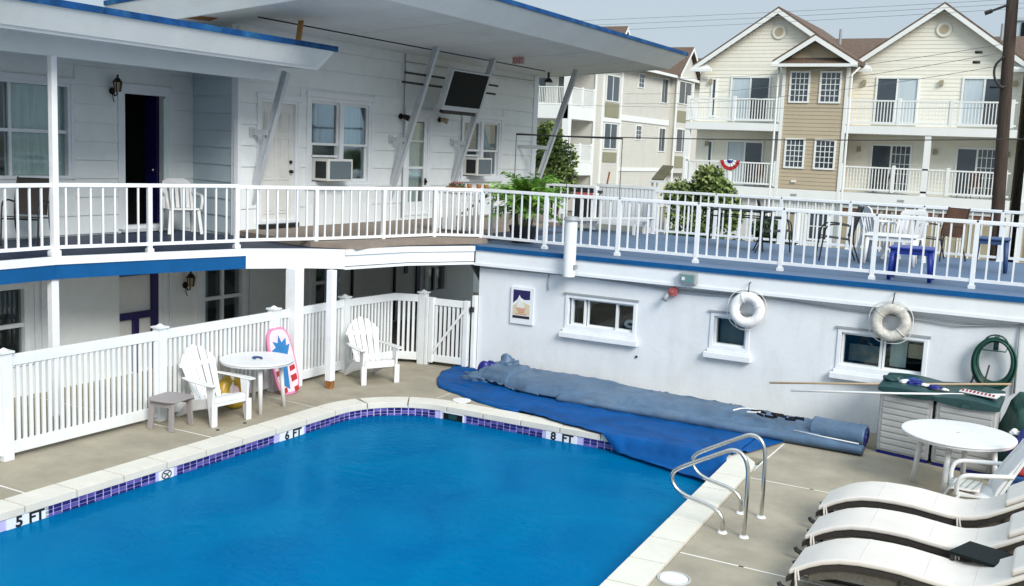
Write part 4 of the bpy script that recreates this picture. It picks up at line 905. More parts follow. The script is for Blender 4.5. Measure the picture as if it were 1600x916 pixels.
roll(-8.62, -2.95, 260, pr_main, 'grey_roll', W['coverg'], 1, .034)
def pr_tube(y, z, r):
    return lambda t: [(y-.25*t*0+r*math.cos(2*math.pi*k/20), z+r*math.sin(2*math.pi*k/20)) for k in range(20)]
def pr_end(t): 
    return [(14.42+.2*math.cos(2*math.pi*k/20), .165+.155*math.sin(2*math.pi*k/20)) for k in range(20)]
roll(-3.1, -2.38, 24, pr_end, 'roll_end', W['coverg'], 4, .012)
def pr_front(t): return [(14.16-.10*t+.085*math.cos(2*math.pi*k/14), .07+.065*math.sin(2*math.pi*k/14)) for k in range(14)]
roll(-6.9, -2.35, 90, pr_front, 'front_fold', W['coverg'], 8, .012)
for q in range(3):
    mb = MB(); pts = []
    for k in range(0, 26-q*6): a = k*.42; rr_ = .035+.0052*k; pts.append((-2.372, 14.42+rr_*1.2*math.cos(a+q), .165+rr_*math.sin(a+q)))
    if q == 0: mb.tube(pts, .007, 5); mb.build('roll_spiral', W['coverd'], cv)
# navy folds and the raised corner
def crumple(c, sx, sy, sz, name, m, seed, rz=0, sub=4):
    bm = bmesh.new(); bmesh.ops.create_icosphere(bm, subdivisions=sub, radius=1)
    for v in bm.verts:
        d = v.co.copy(); f = 1+.45*noise.noise(d*1.6+Vector((seed, 0, 0)))+.3*(noise.ridged_multi_fractal(d*1.5+Vector((0, seed, 0)), .9, 2, 3, 1, 2)-1)
        v.co = Vector((d.x*sx*f, d.y*sy*f, max(-.02, d.z*sz*f)))
    bm.transform(Matrix.Translation(Vector(c)) @ Matrix.Rotation(rz, 4, 'Z'))
    mb = MB(); bm.verts.ensure_lookup_table(); mb.add([v.co for v in bm.verts], [[v.index for v in f.verts] for f in bm.faces]); bm.free()
    return mb.build(name, m, cv, smooth=True)
crumple((-8.63, 14.95, .03), .2, .17, .22, 'navy_fold', W['coverd'], 3)
crumple((-8.32, 15.08, .05), .26, .16, .30, 'raised_grey_fold', W['coverg'], 6)
crumple((-8.6, 14.56, .03), .3, .12, .12, 'grey_fold_tip', W['coverg'], 9, R(-10))
crumple((-9.15, 15.12, .01), .22, .14, .05, 'blue_fold', W['cover'], 12)
mb = MB()
rq = random.Random(5)
for k in range(14):
    x = -3.95+.05*k; a = (x+rq.uniform(-.05, .05), 14.32+rq.uniform(-.06, .08), .272+rq.uniform(0, .03)); mb.bar(a, (a[0]+rq.uniform(.05, .16), a[1]+rq.uniform(-.07, .07), .272+rq.uniform(0, .03)), .035, .006)
mb.build('dark_strap_bundle', W['black'], cv, kind='stuff')
mb = MB(); mb.tube(smoothp([(-4.2, 14.3, .27), (-4.1, 14.42, .3), (-3.9, 14.45, .3), (-3.8, 14.36, .29), (-4.0, 14.3, .28)]), .012, 6); mb.build('white_rope', W['plastic'], cv, smooth=True)
mb = MB(); mb.tube([(-3.3, 14.17, .165), (-2.9, 14.08, .165), (-2.4, 14.03, .16)], .01, 6); mb.build('white_cord', W['plastic'], cv, smooth=True)
W['algae'] = mat('algae_stain', (.16, .22, .07), .9, .4, 14)
mb = MB(); mb.box(-2.28, -2.05, 14.7, 14.9, 0, .12); cb = mb.build('coil_stub', W['bamboo'], None, bevel=.03); tag(cb, 'small brown coiled mat on the floor between cover and locker', 'mat')
mb = MB(); mb.disc((-8.02, 13.16), .14, .035, .05, 20); tag(mb.build('white_disc', W['plastic'], bevel=.004), 'flat white disc on the coping at the cover edge', 'lid')

# ============================================================ FURNITURE BUILDERS
def adirondack(m, label, group):
    t = thing('adirondack_chair', label, 'chair', (0, 0, 0), group)
    o_ = Vector((0, .10, .25)); dn = Vector((0, .42, .907)); nrm = Vector((0, -.907, .42))
    for k in range(-2, 3):
        b0 = k*.088; b1 = k*.118; wb, wt = .036, .051; s1 = .82-.036*k*k; pts = [(b0-wb, 0), (b0+wb, 0), (b1+wt, s1-.05-k*.034)]
        for q in range(1, 5): a = math.pi*q/5; pts.append((b1+wt*math.cos(a), s1-.05+(.034-.006*abs(k))*math.sin(a)-k*.034*math.cos(a)))
        pts.append((b1-wt, s1-.05+k*.034)); n = len(pts); bow = .02*(1-abs(k)/2.5)
        vs = [o_+dn*s+Vector((1, 0, 0))*x-nrm*bow for x, s in pts]+[o_+dn*s+Vector((1, 0, 0))*x-nrm*(bow+.022) for x, s in pts]
        mb = MB(); mb.add(vs, [tuple(range(n)), tuple(n+j for j in range(n))[::-1]]+[(j, n+j, n+(j+1) % n, (j+1) % n) for j in range(n)]); mb.build('back_slat', m, t, bevel=.006)
    mb = MB(); mb.bar(o_+dn*.1+Vector((-.24, .035, 0)), o_+dn*.1+Vector((.24, .035, 0)), .07, .02, side=tuple(dn)); mb.build('lower_cross_bar', m, t)
    mb = MB(); mb.bar(o_+dn*.52+Vector((-.30, .035, 0)), o_+dn*.52+Vector((.30, .035, 0)), .06, .02, side=tuple(dn)); mb.build('upper_cross_bar', m, t)
    sp = [(-.34, .335), (-.32, .37), (-.25, .375), (-.1, .335), (.05, .29), (.14, .26)]
    for k in range(-2, 3):
        mb = MB(); x = k*.1; mb.polyx([(y, z) for y, z in sp]+[(y, z-.022) for y, z in reversed(sp)], x-.045, x+.045); mb.build('seat_slat', m, t, bevel=.004)
    mb = MB(); mb.box(-.26, .26, -.335, -.31, .26, .36); mb.build('front_apron', m, t, bevel=.006)
    for s in (-1, 1):
        mb = MB(); mb.poly([(s*.27, -.40), (s*.37, -.41), (s*.40, -.30), (s*.37, .05), (s*.31, .30), (s*.25, .30), (s*.27, .0)], .555, .578); mb.build('arm', m, t, bevel=.01)
        mb = MB(); mb.polyx([(-.37, 0), (-.29, 0), (-.235, .3), (-.2, .555), (-.36, .555), (-.34, .3)], s*.29-.018, s*.29+.018); mb.box(s*.29-.045, s*.29+.045, -.37, -.345, .0, .0001+.3); mb.build('leg', m, t, bevel=.006)
        mb = MB(); mb.polyx([(-.3, .36), (-.3, .25), (.1, .14), (.42, 0), (.50, 0), (.22, .25), (.1, .3)], s*.245-.018, s*.245+.018); mb.build('leg', m, t, bevel=.006)
    return t
GA = 'white plastic adirondack chairs'
ch = adirondack(W['plastic'], 'white adirondack chair between the small grey table and the round table', GA)
place(ch, (-10.2, 10.27, 0), R(84))
c2 = dup(ch, (-10.03, 13.58, 0), R(62), 'white adirondack chair standing alone in the fence corner')
# third resin chair with high curved back at the right table
def round_table(label, rr_, hgt_, group):
    t = thing('round_table', label, 'table', (0, 0, 0), group)
    mb = MB(); mb.disc((0, 0), rr_, hgt_-.03, hgt_, 48); o = mb.build('tabletop', W['plastic'], t, bevel=.012)
    mb = MB(); mb.tube([((rr_-.03)*math.cos(R(a)), (rr_-.03)*math.sin(R(a)), hgt_-.04) for a in range(0, 360, 10)], .02, 6, closed=True); mb.build('table_skirt', W['plastic'], t, smooth=True)
    mb = MB(); mb.disc((0, 0), .025, hgt_, hgt_+.003, 16); mb.build('parasol_hole_cap', W['grey'], t)
    for k in range(4):
        a = R(45+90*k); mb = MB(); mb.tube([(.62*rr_*math.cos(a), .62*rr_*math.sin(a), hgt_-.03), (.74*rr_*math.cos(a), .74*rr_*math.sin(a), 0)], [.034, .03], 10); mb.build('leg', W['plastic'], t, smooth=True)
    return t
rt = round_table('round white plastic table by the fence with a small blue item on top', .52, .72, 'round white plastic tables'); place(rt, (-10.17, 11.07, 0), R(5))
rt2 = round_table('round white plastic table in front of the grey storage lockers', .64, .71, 'round white plastic tables'); place(rt2, (-1.14, 13.2, 0), R(38))
mb = MB(); mb.tube([(-10.15+.07*math.cos(R(a)), 11.05+.05*math.sin(R(a)), .735) for a in range(0, 300, 20)], .014, 6); tag(mb.build('swim_goggles', W['cool'], smooth=True), 'small blue goggles lying on the round table by the fence', 'goggles')
# stool
stl = thing('side_table', 'low taupe plastic side table left of the adirondack chair', 'table', (0, 0, 0))
mb = MB(); mb.poly([(-.23, -.16), (-.2, -.22), (-.1, -.25), (.1, -.25), (.2, -.22), (.23, -.16), (.23, .16), (.2, .22), (.1, .25), (-.1, .25), (-.2, .22), (-.23, .16)], .385, .41); mb.build('tabletop', W['taupe'], stl, bevel=.008)
for s in (-1, 1):
    for q in (-1, 1):
        mb = MB(); mb.bar((s*.15, q*.17, .385), (s*.17, q*.2, 0), .075, .03, side=(1, 0, 0)); mb.build('leg', W['taupe'], stl, bevel=.005)
for q in (-.19, .17): mb = MB(); mb.box(-.17, .17, q, q+.02, .31, .385); mb.build('apron', W['taupe'], stl)
place(stl, (-10.33, 9.62, 0), R(8))
# bodyboard leaning on the fence
bd = thing('bodyboard', 'pink and blue foam bodyboard leaning upright against the white fence', 'bodyboard', (0, 0, 0))
ol = []
for q in range(0, 32):
    a = 2*math.pi*q/32; c, s = math.cos(a), math.sin(a); ol.append((.225*abs(c)**.55*(1 if c > 0 else -1), .52+.52*abs(s)**.7*(1 if s > 0 else -1)))
mb = MB(); mb.polyy(ol, 0, .045); mb.build('foam_core', W['pink'], bd, bevel=.01)
mb = MB(); mb.polyy([(x*.86, .52+(z-.52)*.93) for x, z in ol], -.004, 0.0005); mb.build('pale_deck', W['pinkl'], bd)
mb = MB(); mb.polyy([(-.10, .16), (.0, .08), (.03, .35), (.06, .55), (.12, .66), (.17, .76), (.10, .74), (.12, .86), (.03, .80), (.0, .92), (-.04, .8), (-.13, .84), (-.09, .74), (-.18, .70), (-.06, .64), (-.06, .4)], -.008, -.0045); mb.build('blue_leaf_print', W['bblue'], bd)
mb = MB()
for (a, b, c, d) in ((-.14, .02, -.05, .10), (.06, .18, .17, .28), (.07, .34, .17, .42), (-.18, .3, -.10, .38), (.08, .02, .16, .1)):
    mb.polyy([(a, b), (c, b+.03), (c, d+.02), (a, d)], -.0075, -.0045)
mb.build('red_curl_print', W['red'], bd, kind='stuff')
bd.location = (-10.32, 11.98, .005); bd.rotation_euler = (R(-17), R(-4), R(78))
# yellow ring
yr = thing('swim_ring', 'yellow inflatable swim ring propped behind the adirondack chair', 'swim ring', (0, 0, 0))
mb = MB(); mb.tube([(.17*math.cos(R(a)), 0, .25+.17*math.sin(R(a))) for a in range(0, 360, 12)], .085, 12, closed=True); mb.build('tube', W['yellow'], yr, smooth=True)
mb = MB(); mb.disc((0, .25), .1, -.01, .01, 20, ax='y'); mb.build('inner_film', W['pinkl'], yr)
yr.location = (-10.35, 10.83, .005); yr.rotation_euler = (R(-12), 0, R(75))
# small litter on the floor
for (x, y) in ((-9.75, 9.88), (-9.72, 10.35)):
    mb = MB(); mb.disc((x, y), .028, 0, .012, 10, r2=.015); tag(mb.build('bottle_cap', W['black']), ('tiny dark cap on the concrete closer to the grey side table' if y < 10 else 'tiny dark cap on the concrete closer to the round table'), 'cap', 'dark caps on the deck floor')

# loungers
prof = [(-2.2, .215), (-2.13, .255), (-2.03, .315), (-1.92, .365), (-1.78, .405), (-1.62, .425), (-1.44, .43), (-1.28, .425), (-1.1, .405), (-.95, .39), (-.84, .39), (-.72, .415), (-.6, .46), (-.47, .535), (-.3, .64), (-.15, .735), (0.0, .83)]
prof = [(x+2.2, z) for x, z in prof]
def sweep(P, y0, y1, dz0, dz1, round_=0):
    """band between P+dz0 and P+dz1 extruded in y"""
    up_ = [(x, z+dz1) for x, z in P]; lo = [(x, z+dz0) for x, z in P]; mb = MB(); pts = up_+lo[::-1]; n = len(P)
    for y in (y0, y1): pass
    vs = [(x, y0, z) for x, z in up_]+[(x, y1, z) for x, z in up_]+[(x, y0, z) for x, z in lo]+[(x, y1, z) for x, z in lo]; fs = []
    for i in range(n-1):
        fs += [(i, i+1, n+i+1, n+i), (2*n+i, 3*n+i, 3*n+i+1, 2*n+i+1), (i, 2*n+i, 2*n+i+1, i+1), (n+i, n+i+1, 3*n+i+1, 3*n+i)]
    fs += [(0, n, 3*n, 2*n), (n-1, 3*n-1, 4*n-1, 2*n-1)]
    return mb.add(vs, fs)
lg = thing('sun_lounger', 'white cushioned wave lounger nearest to the round table and chair', 'sun lounger', (0, 0, 0), 'white wave shaped sun loungers')
cuts = [(0, 16)]
for a, b in cuts:
    P = [prof[i] for i in range(a, b+1)]; P = P
    sweep(P, .0, .62, -.0, .052).build('cushion_section', W['cushion'], lg, bevel=.018, seg=3)
W['seam'] = mat('cushion_seam', (.62, .57, .55), .9, .1, 20)
for i in (5, 8, 11):
    x, z = prof[i]; mb = MB(); mb.tube([(x, .012, z+.051), (x, .3, z+.0525), (x, .608, z+.051)], .0035, 5); mb.build('cushion_seam', W['seam'], lg)
for y in (.02, .60): mb = MB(); mb.tube([(.1, y, .02), (-.07, y, .10), (-.08, y, .125)], .022, 7); mb.build('foot_tip', W['black'], lg)
pl = [(x, z) for x, z in prof[13:17]]
sweep([(x, z+.055) for x, z in pl], .02, .60, 0, .07).build('head_pillow', W['cushion'], lg, bevel=.03, seg=3)
sweep([(prof[0][0]-.02, prof[0][1]-.02)]+prof[1:], .015, .605, -.055, -.004).build('wicker_deck', W['wicker'], lg)
W['shell'] = mat('brown_grey_shell', (.10, .09, .07), .7, .3, 30)
for y in (.05, .56):
    Q = [(x, z) for x, z in prof[2:16]]
    sweep(Q, y-.012, y+.012, -.14, -.056).build('side_skirt', W['shell'], lg)
for x in (.05, .93, 1.75):
    z = lerp(prof, x); mb = MB(); mb.tube([(x-.03, .02, 0.02), (x, .02, z-.06), (x, .60, z-.06), (x-.03, .60, .02)], .018, 7); mb.box(x-.06, x+.0, -.0, .04, 0, .02); mb.build('leg_frame', W['wicker'], lg, smooth=False)
mb = MB(); mb.tube([(.1, .02, .02), (1.75, .02, .02)], .016, 6); mb.tube([(.1, .60, .02), (1.75, .60, .02)], .016, 6); mb.build('ground_runner', W['wicker'], lg)
for x in (.06, 1.33):
    z = lerp(prof, x); mb = MB(); mb.tube([(x, .0, z+.03), (x+.01, -.02, z-.04), (x+.02, -.012, z-.12)], .009, 5); mb.tube([(x+.02, .0, z+.03), (x+.04, -.02, z-.05)], .008, 5); mb.build('cushion_tie', W['cushion'], lg)
place(lg, (-2.2, 10.80, 0), R(1))
dup(lg, (-2.11, 9.85, 0), R(1), 'middle white wave lounger partly behind the small black table')
dup(lg, (-2.02, 8.91, 0), R(1), 'white wave lounger lowest in view with the black table behind it')
bt = thing('small_black_table', 'small black slatted side table standing between two white loungers', 'table', (0, 0, 0))
mb = MB(); mb.box(-.2, .2, -.2, .2, .50, .53); mb.build('tabletop', W['screen'], bt, bevel=.008)
for s in (-1, 1):
    for q in (-1, 1): mb = MB(); mb.bar((s*.17, q*.17, .5), (s*.18, q*.18, 0), .03, .03, side=(1, 0, 0)); mb.build('leg', W['black'], bt)
place(bt, (-.55, 9.62, 0), R(-20))

# resin armchair with tall back (right) and monobloc chairs
def resin_chair(m, label, group, hb=.92, low=False):
    t = thing('patio_chair', label, 'chair', (0, 0, 0), group); hs_ = .30 if low else .42; lean = .34 if low else .14
    if low:
        mb = MB(); pz = [(.16, hs_), (.19, hs_+.1), (.30, hs_+.3), (.43, hs_+.5), (.52, hb-.08)]; mb.polyx(pz+[(y+.022, z+.006) for y, z in reversed(pz)], -.225, .225); mb.build('back_panel', m, t, bevel=.006)
        for s in (-1, 1): mb = MB(); mb.polyx([(y-.03, z) for y, z in pz]+[(y+.04, z) for y, z in reversed(pz)], s*.235-.012, s*.235+.012); mb.build('back_edge', m, t, bevel=.008)
    for k in (() if low else range(-2, 3)):
        mb = MB(); x = k*.085; mb.bar((x, .19, hs_), (x*1.12, .19+lean*.95, hb-.05), .055, .016, side=(1, 0, 0)); mb.build('back_slat', m, t)
    top = [(-.25, hb-.15), (-.23, hb-.05), (-.14, hb), (.14, hb), (.23, hb-.05), (.25, hb-.15), (.21, hb-.15), (.18, hb-.09), (-.18, hb-.09), (-.21, hb-.15)]
    y_ = lambda z: .19+lean*(z-hs_)/(hb-hs_); n = len(top); mb = MB()
    mb.add([(x, y_(z)-.015, z) for x, z in top]+[(x, y_(z)+.02, z) for x, z in top], [tuple(range(n)), tuple(n+j for j in range(n))[::-1]]+[(j, n+j, n+(j+1) % n, (j+1) % n) for j in range(n)]); mb.build('back_rim', m, t, bevel=.006)
    for s in (-1, 1):
        mb = MB(); mb.bar((s*.24, .17, hs_-.02), (s*.235, y_(hb-.14), hb-.13), .045, .03, side=(1, 0, 0)); mb.build('back_upright', m, t)
        mb = MB(); mb.tube(smoothp([(s*.26, y_(hs_+.25), hs_+.26), (s*.3, .0, hs_+.24), (s*.3, -.2, hs_+.23), (s*.29, -.25, hs_+.12), (s*.27, -.24, hs_)]), .026, 8); mb.build('arm', m, t, smooth=True)
        for q, y in ((-1, -.22), (1, .2)):
            mb = MB(); mb.bar((s*.23, y, hs_-.01), (s*.27, y+q*.06, 0), .055, .04, side=(1, 0, 0)); mb.build('leg', m, t, bevel=.006)
    mb = MB(); mb.polyx([(-.27, hs_-.01), (-.24, hs_+.02), (0, hs_-.005), (.2, hs_-.0), (.2, hs_-.03), (-.24, hs_-.03)], -.24, .24); mb.build('seat', m, t, bevel=.006)
    return t
rc = resin_chair(W['plastic'], 'low white resin armchair with towel at the right hand round table', 'white plastic patio chairs', 1.0, True); rc.scale = (1, 1, 1); place(rc, (-.82, 12.35, 0), R(-78))
tw = thing('beach_towel', 'white patterned towel draped over the low resin armchair seat', 'towel', (-.95, 12.33, .3))
vs = []; fs = []
for i in range(19):
    for j in range(15):
        u = i/18; v = j/14; x = -1.2+.42*u; y = 12.1+.46*v; z = .335-.0*u+.012*nz(x*9, y*9); 
        if u < .3: z -= (.3-u)*.75; x += .05*(.3-u)*1.2-.02*nz(y*6, 1)
        vs.append((x, y, z+.01))
for i in range(18):
    for j in range(14): a = i*15+j; fs.append((a, a+1, a+16, a+15))
mb = MB(); mb.add(vs, fs); o = mb.build('cloth', W['cushion'], tw, smooth=True); sm = o.modifiers.new('s', 'SOLIDIFY'); sm.thickness = .012
mb = MB()
for k in range(5): mb.bar((-1.13+.07*k, 12.14, .358), (-1.07+.07*k, 12.54, .358), .008, .004)
mb.build('stripe_print', W['teal'], tw, kind='stuff')
bm = bmesh.new(); bmesh.ops.create_uvsphere(bm, u_segments=20, v_segments=12, radius=.11); mb = MB(); mb.add([v.co+Vector((-.62, 11.95, .11)) for v in bm.verts], [[v.index for v in f.verts] for f in bm.faces]); bm.free()
tag(mb.build('beach_ball', W['lime'], smooth=True), 'lime green ball on the floor beside the low resin armchair', 'ball')

# storage lockers
def locker(x0, x1, y0, y1, label, shift):
    t = thing('storage_locker', label, 'locker', ((x0+x1)/2, (y0+y1)/2, 0), 'grey storage lockers against the wall')
    mb = MB(); mb.poly([(x0, y0+shift), (x1, y0), (x1, y1), (x0, y1)], .03, .86); mb.build('body', W['grey'], t, bevel=.02)
    for k in range(9):
        z = .10+.082*k; d = Vector((x1-x0, -shift, 0)).normalized(); a = Vector((x0, y0+shift, z))+d*.05; b = Vector((x1, y0, z))-d*.05
        mb = MB(); mb.bar(a+Vector((0, -.006, 0)), b+Vector((0, -.006, 0)), .066, .016); mb.build('front_rib', W['grey'], t, bevel=.004, seg=1)
        if k < 9:
            mb = MB(); mb.bar((x0-.004, y0+shift+.05, z), (x0-.004, y1-.05, z), .066, .014, side=(0, 0, 1)); mb.build('side_rib', W['grey'], t)
    n = 10; up_ = []
    for i in range(n+1):
        u = i/n; up_.append((x0-.03+(x1-x0+.06)*u, .93+.03*math.sin(math.pi*u)))
    vs = []; fs = []
    for (yy, dz) in ((y0-.05, -.025), (y0+.03, 0.0), (y1+.02, .03)):
        for i, (x, z) in enumerate(up_): vs.append((x, yy+shift*(1-i/n), z+dz))
    for i, (x, z) in enumerate(up_): vs.append((x, y0-.05+shift*(1-i/n), .85-.035*math.sin(math.pi*i/n)))
    for i, (x, z) in enumerate(up_): vs.append((x, y1+.02, .85))
    m_ = n+1
    for i in range(n):
        fs += [(i, i+1, m_+i+1, m_+i), (m_+i, m_+i+1, 2*m_+i+1, 2*m_+i), (3*m_+i, 3*m_+i+1, i+1, i), (2*m_+i, 2*m_+i+1, 4*m_+i+1, 4*m_+i), (4*m_+i, 4*m_+i+1, 3*m_+i+1, 3*m_+i)]
    fs += [(0, m_, 2*m_, 4*m_, 3*m_), (n, 3*m_+n, 4*m_+n, 2*m_+n, m_+n)]
    mb = MB(); mb.add(vs, fs); mb.build('lid', W['green'], t, bevel=.006)
    mb = MB(); mb.box((x0+x1)/2-.05, (x0+x1)/2+.05, y0+shift/2-.07, y0+shift/2-.05, .83, .88); mb.build('latch', W['green'], t)
    mb = MB(); mb.poly([(x0+.01, y0+shift-.01), (x1-.01, y0-.01), (x1-.01, y1), (x0+.01, y1)], 0, .03); mb.build('base', W['coverd'], t)
    return t
locker(-2.24, -1.56, 14.22, 14.95, 'grey ribbed storage locker with green lid nearest to the pool cover', .16)
locker(-1.52, -.80, 14.08, 14.85, 'grey ribbed storage locker with red lettered board on its green lid', .12)
wb = thing('lettered_board', 'white board with red writing lying on the green locker lid', 'board', (-1.05, 14.2, .98))
mb = MB(); mb.poly([(-1.28, 14.30), (-.83, 14.14), (-.80, 14.34), (-1.25, 14.50)], .985, .996); mb.build('board', W['plastic'], wb)
mb = MB()
for r_i in range(2):
    for k in range(9):
        q = Vector((-1.255+.046*k, 14.345-.0165*k+.075*r_i, .998)); mb.box(q.x, q.x+.03, q.y-.004, q.y+.035, .9965, 1.0); mb.box(q.x+.01, q.x+.02, q.y-.02, q.y+.05, .9965, 1.0)
mb.build('red_letters', W['red'], wb, kind='stuff')
cl = thing('folded_towel_pile', 'crumpled navy and white cloths on top of the left locker', 'towels', (-1.9, 14.5, .97))
def blob(c, sx, sy, sz, name, m, seed, par):
    bm = bmesh.new(); bmesh.ops.create_icosphere(bm, subdivisions=3, radius=1)
    for v in bm.verts:
        d = v.co.copy(); f = 1+.4*noise.noise(d*1.8+Vector((seed, 0, 0)))+.15*noise.noise(d*5+Vector((seed, 0, 0))); v.co = Vector((d.x*sx*f, d.y*sy*f, max(-.1, d.z)*sz*f))+Vector(c)
    mb = MB(); bm.verts.ensure_lookup_table(); mb.add([v.co for v in bm.verts], [[v.index for v in f.verts] for f in bm.faces]); bm.free()
    return mb.build(name, m, par, smooth=True)
for i, (x, y, s, m_) in enumerate(((-2.12, 14.62, .14, 'green'), (-1.98, 14.52, .08, 'plastic'), (-1.84, 14.5, .11, 'coverd'), (-1.7, 14.47, .07, 'plastic'), (-1.58, 14.4, .09, 'coverd'), (-1.45, 14.36, .05, 'plastic'), (-1.9, 14.7, .1, 'cool'))): blob((x, y, .97), s, s*.7, s*.45, 'cloth', W[m_], i*3.1, cl)
for (a, b, m_, lab, nm) in (((-3.62, 13.95, .82), (-.72, 14.95, 1.05), 'bamboo', 'long tan pole laid slanting across the two lockers', 'tan_pole'), ((-3.28, 13.75, .80), (-.75, 14.42, 1.0), 'plastic', 'long white pole laid across the locker lids below the tan one', 'white_pole')):
    mb = MB(); mb.tube([a, tuple((Vector(a)+Vector(b))/2+Vector((0, 0, -.01))), b], .014, 8); tag(mb.build(nm, W[m_], smooth=True), lab, 'pole')
mb = MB(); mb.tube([(-1.06, 14.95, .9), (-1.02, 15.2, 1.22)], .012, 6); tag(mb.build('broom_stick', W['pole'], smooth=True), 'short dark stick standing behind the lockers below the hose', 'stick')
# things right of the lockers
tg = thing('green_tarp_bag', 'dark green tarpaulin sack heaped right of the storage lockers', 'tarpaulin', (-.45, 14.7, 0)); blob((-.42, 14.72, .42), .36, .34, .55, 'sack', W['tarpg'], 5, tg)
mb = MB(); mb.box(-.78, .1, 14.4, 15.1, 0, .4); mb.build('crate_under_sack', W['green'], tg, bevel=.02)
nb = thing('navy_bundle', 'navy cloth bundle with white edge beside the green sack', 'bundle', (-.35, 14.0, 0)); blob((-.38, 13.95, .38), .24, .22, .32, 'cloth', W['coverd'], 8, nb); blob((-.58, 14.0, .62), .06, .06, .05, 'white_edge', W['plastic'], 4, nb)
mb = MB(); mb.box(-.6, -.1, 13.75, 14.15, 0, .32); mb.build('bin', W['screen'], nb, bevel=.02)
cx_ = thing('cooler_box', 'blue cooler box with a red towel on its lid behind the armchair', 'cooler', (-.3, 12.95, 0))
mb = MB(); mb.box(-.55, .05, 12.72, 13.15, 0, .36); mb.build('body', W['cool'], cx_, bevel=.02)
mb = MB(); mb.box(-.56, .06, 12.71, 13.16, .362, .42); mb.build('lid', W['cool'], cx_, bevel=.015)
rt_ = thing('red_towel', 'red towel crumpled on the blue cooler box lid', 'towel', (-.3, 13.0, .43)); blob((-.3, 12.98, .43), .25, .19, .09, 'cloth', W['red'], 2, rt_)

# ============================================================ UPPER DECK AND BALCONY OBJECTS
ZD = 2.165
mono = resin_chair(W['plastic'], 'white slatted patio chair by the shaded wall corner on the motel balcony', 'white plastic patio chairs', .92); place(mono, (-13.55, 12.85, ZD), R(62))
dup(mono, (-3.35, 19.7, ZD), R(130), 'white patio chair on the sun deck behind the front railing post')
dup(mono, (-2.85, 19.35, ZD), R(-150), 'white patio chair on the sun deck right behind the bright blue table')
def metal_chair(label, m1, m2, group):
    t = thing('sling_chair', label, 'chair', (0, 0, 0), group)
    for s in (-1, 1):
        mb = MB(); mb.tube(smoothp([(s*.25, -.3, 0), (s*.25, -.26, .4), (s*.25, -.22, .62), (s*.25, .0, .64), (s*.25, .22, .6)]), .014, 6); mb.build('front_leg_and_arm', W[m1], t, smooth=True)
        mb = MB(); mb.tube(smoothp([(s*.24, .36, 0), (s*.24, .2, .4), (s*.24, .3, .75), (s*.23, .36, .95)]), .014, 6); mb.build('rear_leg', W[m1], t, smooth=True)
    mb = MB(); mb.polyx([(-.24, .42), (.2, .38), (.2, .365), (-.24, .405)], -.235, .235); mb.build('seat', W[m2], t)
    mb = MB(); mb.polyx([(.2, .42), (.34, .93), (.355, .925), (.215, .415)], -.22, .22); mb.build('backrest', W[m2], t)
    for z, y in ((.38, -.25), (.93, .355)): mb = MB(); mb.tube([(-.24, y, z), (.24, y, z)], .013, 6); mb.build('cross_tube', W[m1], t)
    return t
GM = 'dark metal sling chairs'
mc = metal_chair('dark metal sling chair at the left edge of the motel balcony', 'black', 'wicker', GM); place(mc, (-13.35, 9.75, ZD), R(35))
W['sling'] = mat('dark_mesh_sling', (.07, .06, .055), .8, .3, 30)
mc2 = dup(mc, (-3.8, 18.35, ZD), R(-70), 'dark metal sling chair on the deck left of the white patio chair')
dup(mc, (-5.0, 18.9, ZD), R(110), 'dark metal sling chair beside the black patio table on the deck')
bc = metal_chair('brown canvas folding chair on the deck behind the bright blue table', 'wicker', 'garage', GM); place(bc, (-2.35, 21.0-.7, ZD), R(-35))
for o in bc.children:
    if o.name.startswith('backrest'): o.data.materials[0] = W['brownt']
pt = thing('patio_table', 'black metal patio table on the left half of the sun deck', 'table', (0, 0, 0))
mb = MB(); mb.box(-.55, .55, -.4, .4, .70, .725); mb.build('tabletop', W['screen'], pt, bevel=.008)
for s in (-1, 1):
    for q in (-1, 1): mb = MB(); mb.tube([(s*.5, q*.35, .7), (s*.47, q*.33, .35), (s*.52, q*.37, 0)], .018, 6); mb.build('leg', W['black'], pt)
mb = MB(); mb.tube([(-.5, -.35, .6), (.5, -.35, .6)], .012, 6); mb.tube([(-.5, .35, .6), (.5, .35, .6)], .012, 6); mb.build('side_rail', W['black'], pt)
place(pt, (-5.75, 19.2, ZD), R(4))
def low_table(label, m, sx, sy, hh, group):
    t = thing('plastic_table', label, 'table', (0, 0, 0), group)
    mb = MB(); mb.box(-sx, sx, -sy, sy, hh-.03, hh); mb.build('tabletop', W[m], t, bevel=.01)
    for q in (-sy+.03, sy-.05): mb = MB(); mb.box(-sx+.04, sx-.04, q, q+.02, hh-.1, hh-.031); mb.build('apron', W[m], t)
    for s in (-1, 1):
        for q in (-1, 1): mb = MB(); mb.tube([(s*(sx-.06), q*(sy-.06), hh-.03), (s*(sx-.03), q*(sy-.03), 0)], [.04, .03], 8); mb.build('leg', W[m], t, smooth=True)
    return t
b1 = low_table('bright blue plastic side table close behind the deck railing', 'bluep', .31, .3, .48, 'blue plastic tables on the deck'); place(b1, (-2.27, 16.3, ZD), R(3))
b2 = low_table('slate blue table near the right edge of the sun deck', 'bluet', .27, .3, .55, 'blue plastic tables on the deck'); place(b2, (-1.42, 18.9, ZD), R(3))
b3 = low_table('low white plastic table between the white patio chairs on the deck', 'plastic', .42, .35, .5, 'blue plastic tables on the deck'); b3['group'] = 'white deck tables'; place(b3, (-2.95, 18.6, ZD), R(5))
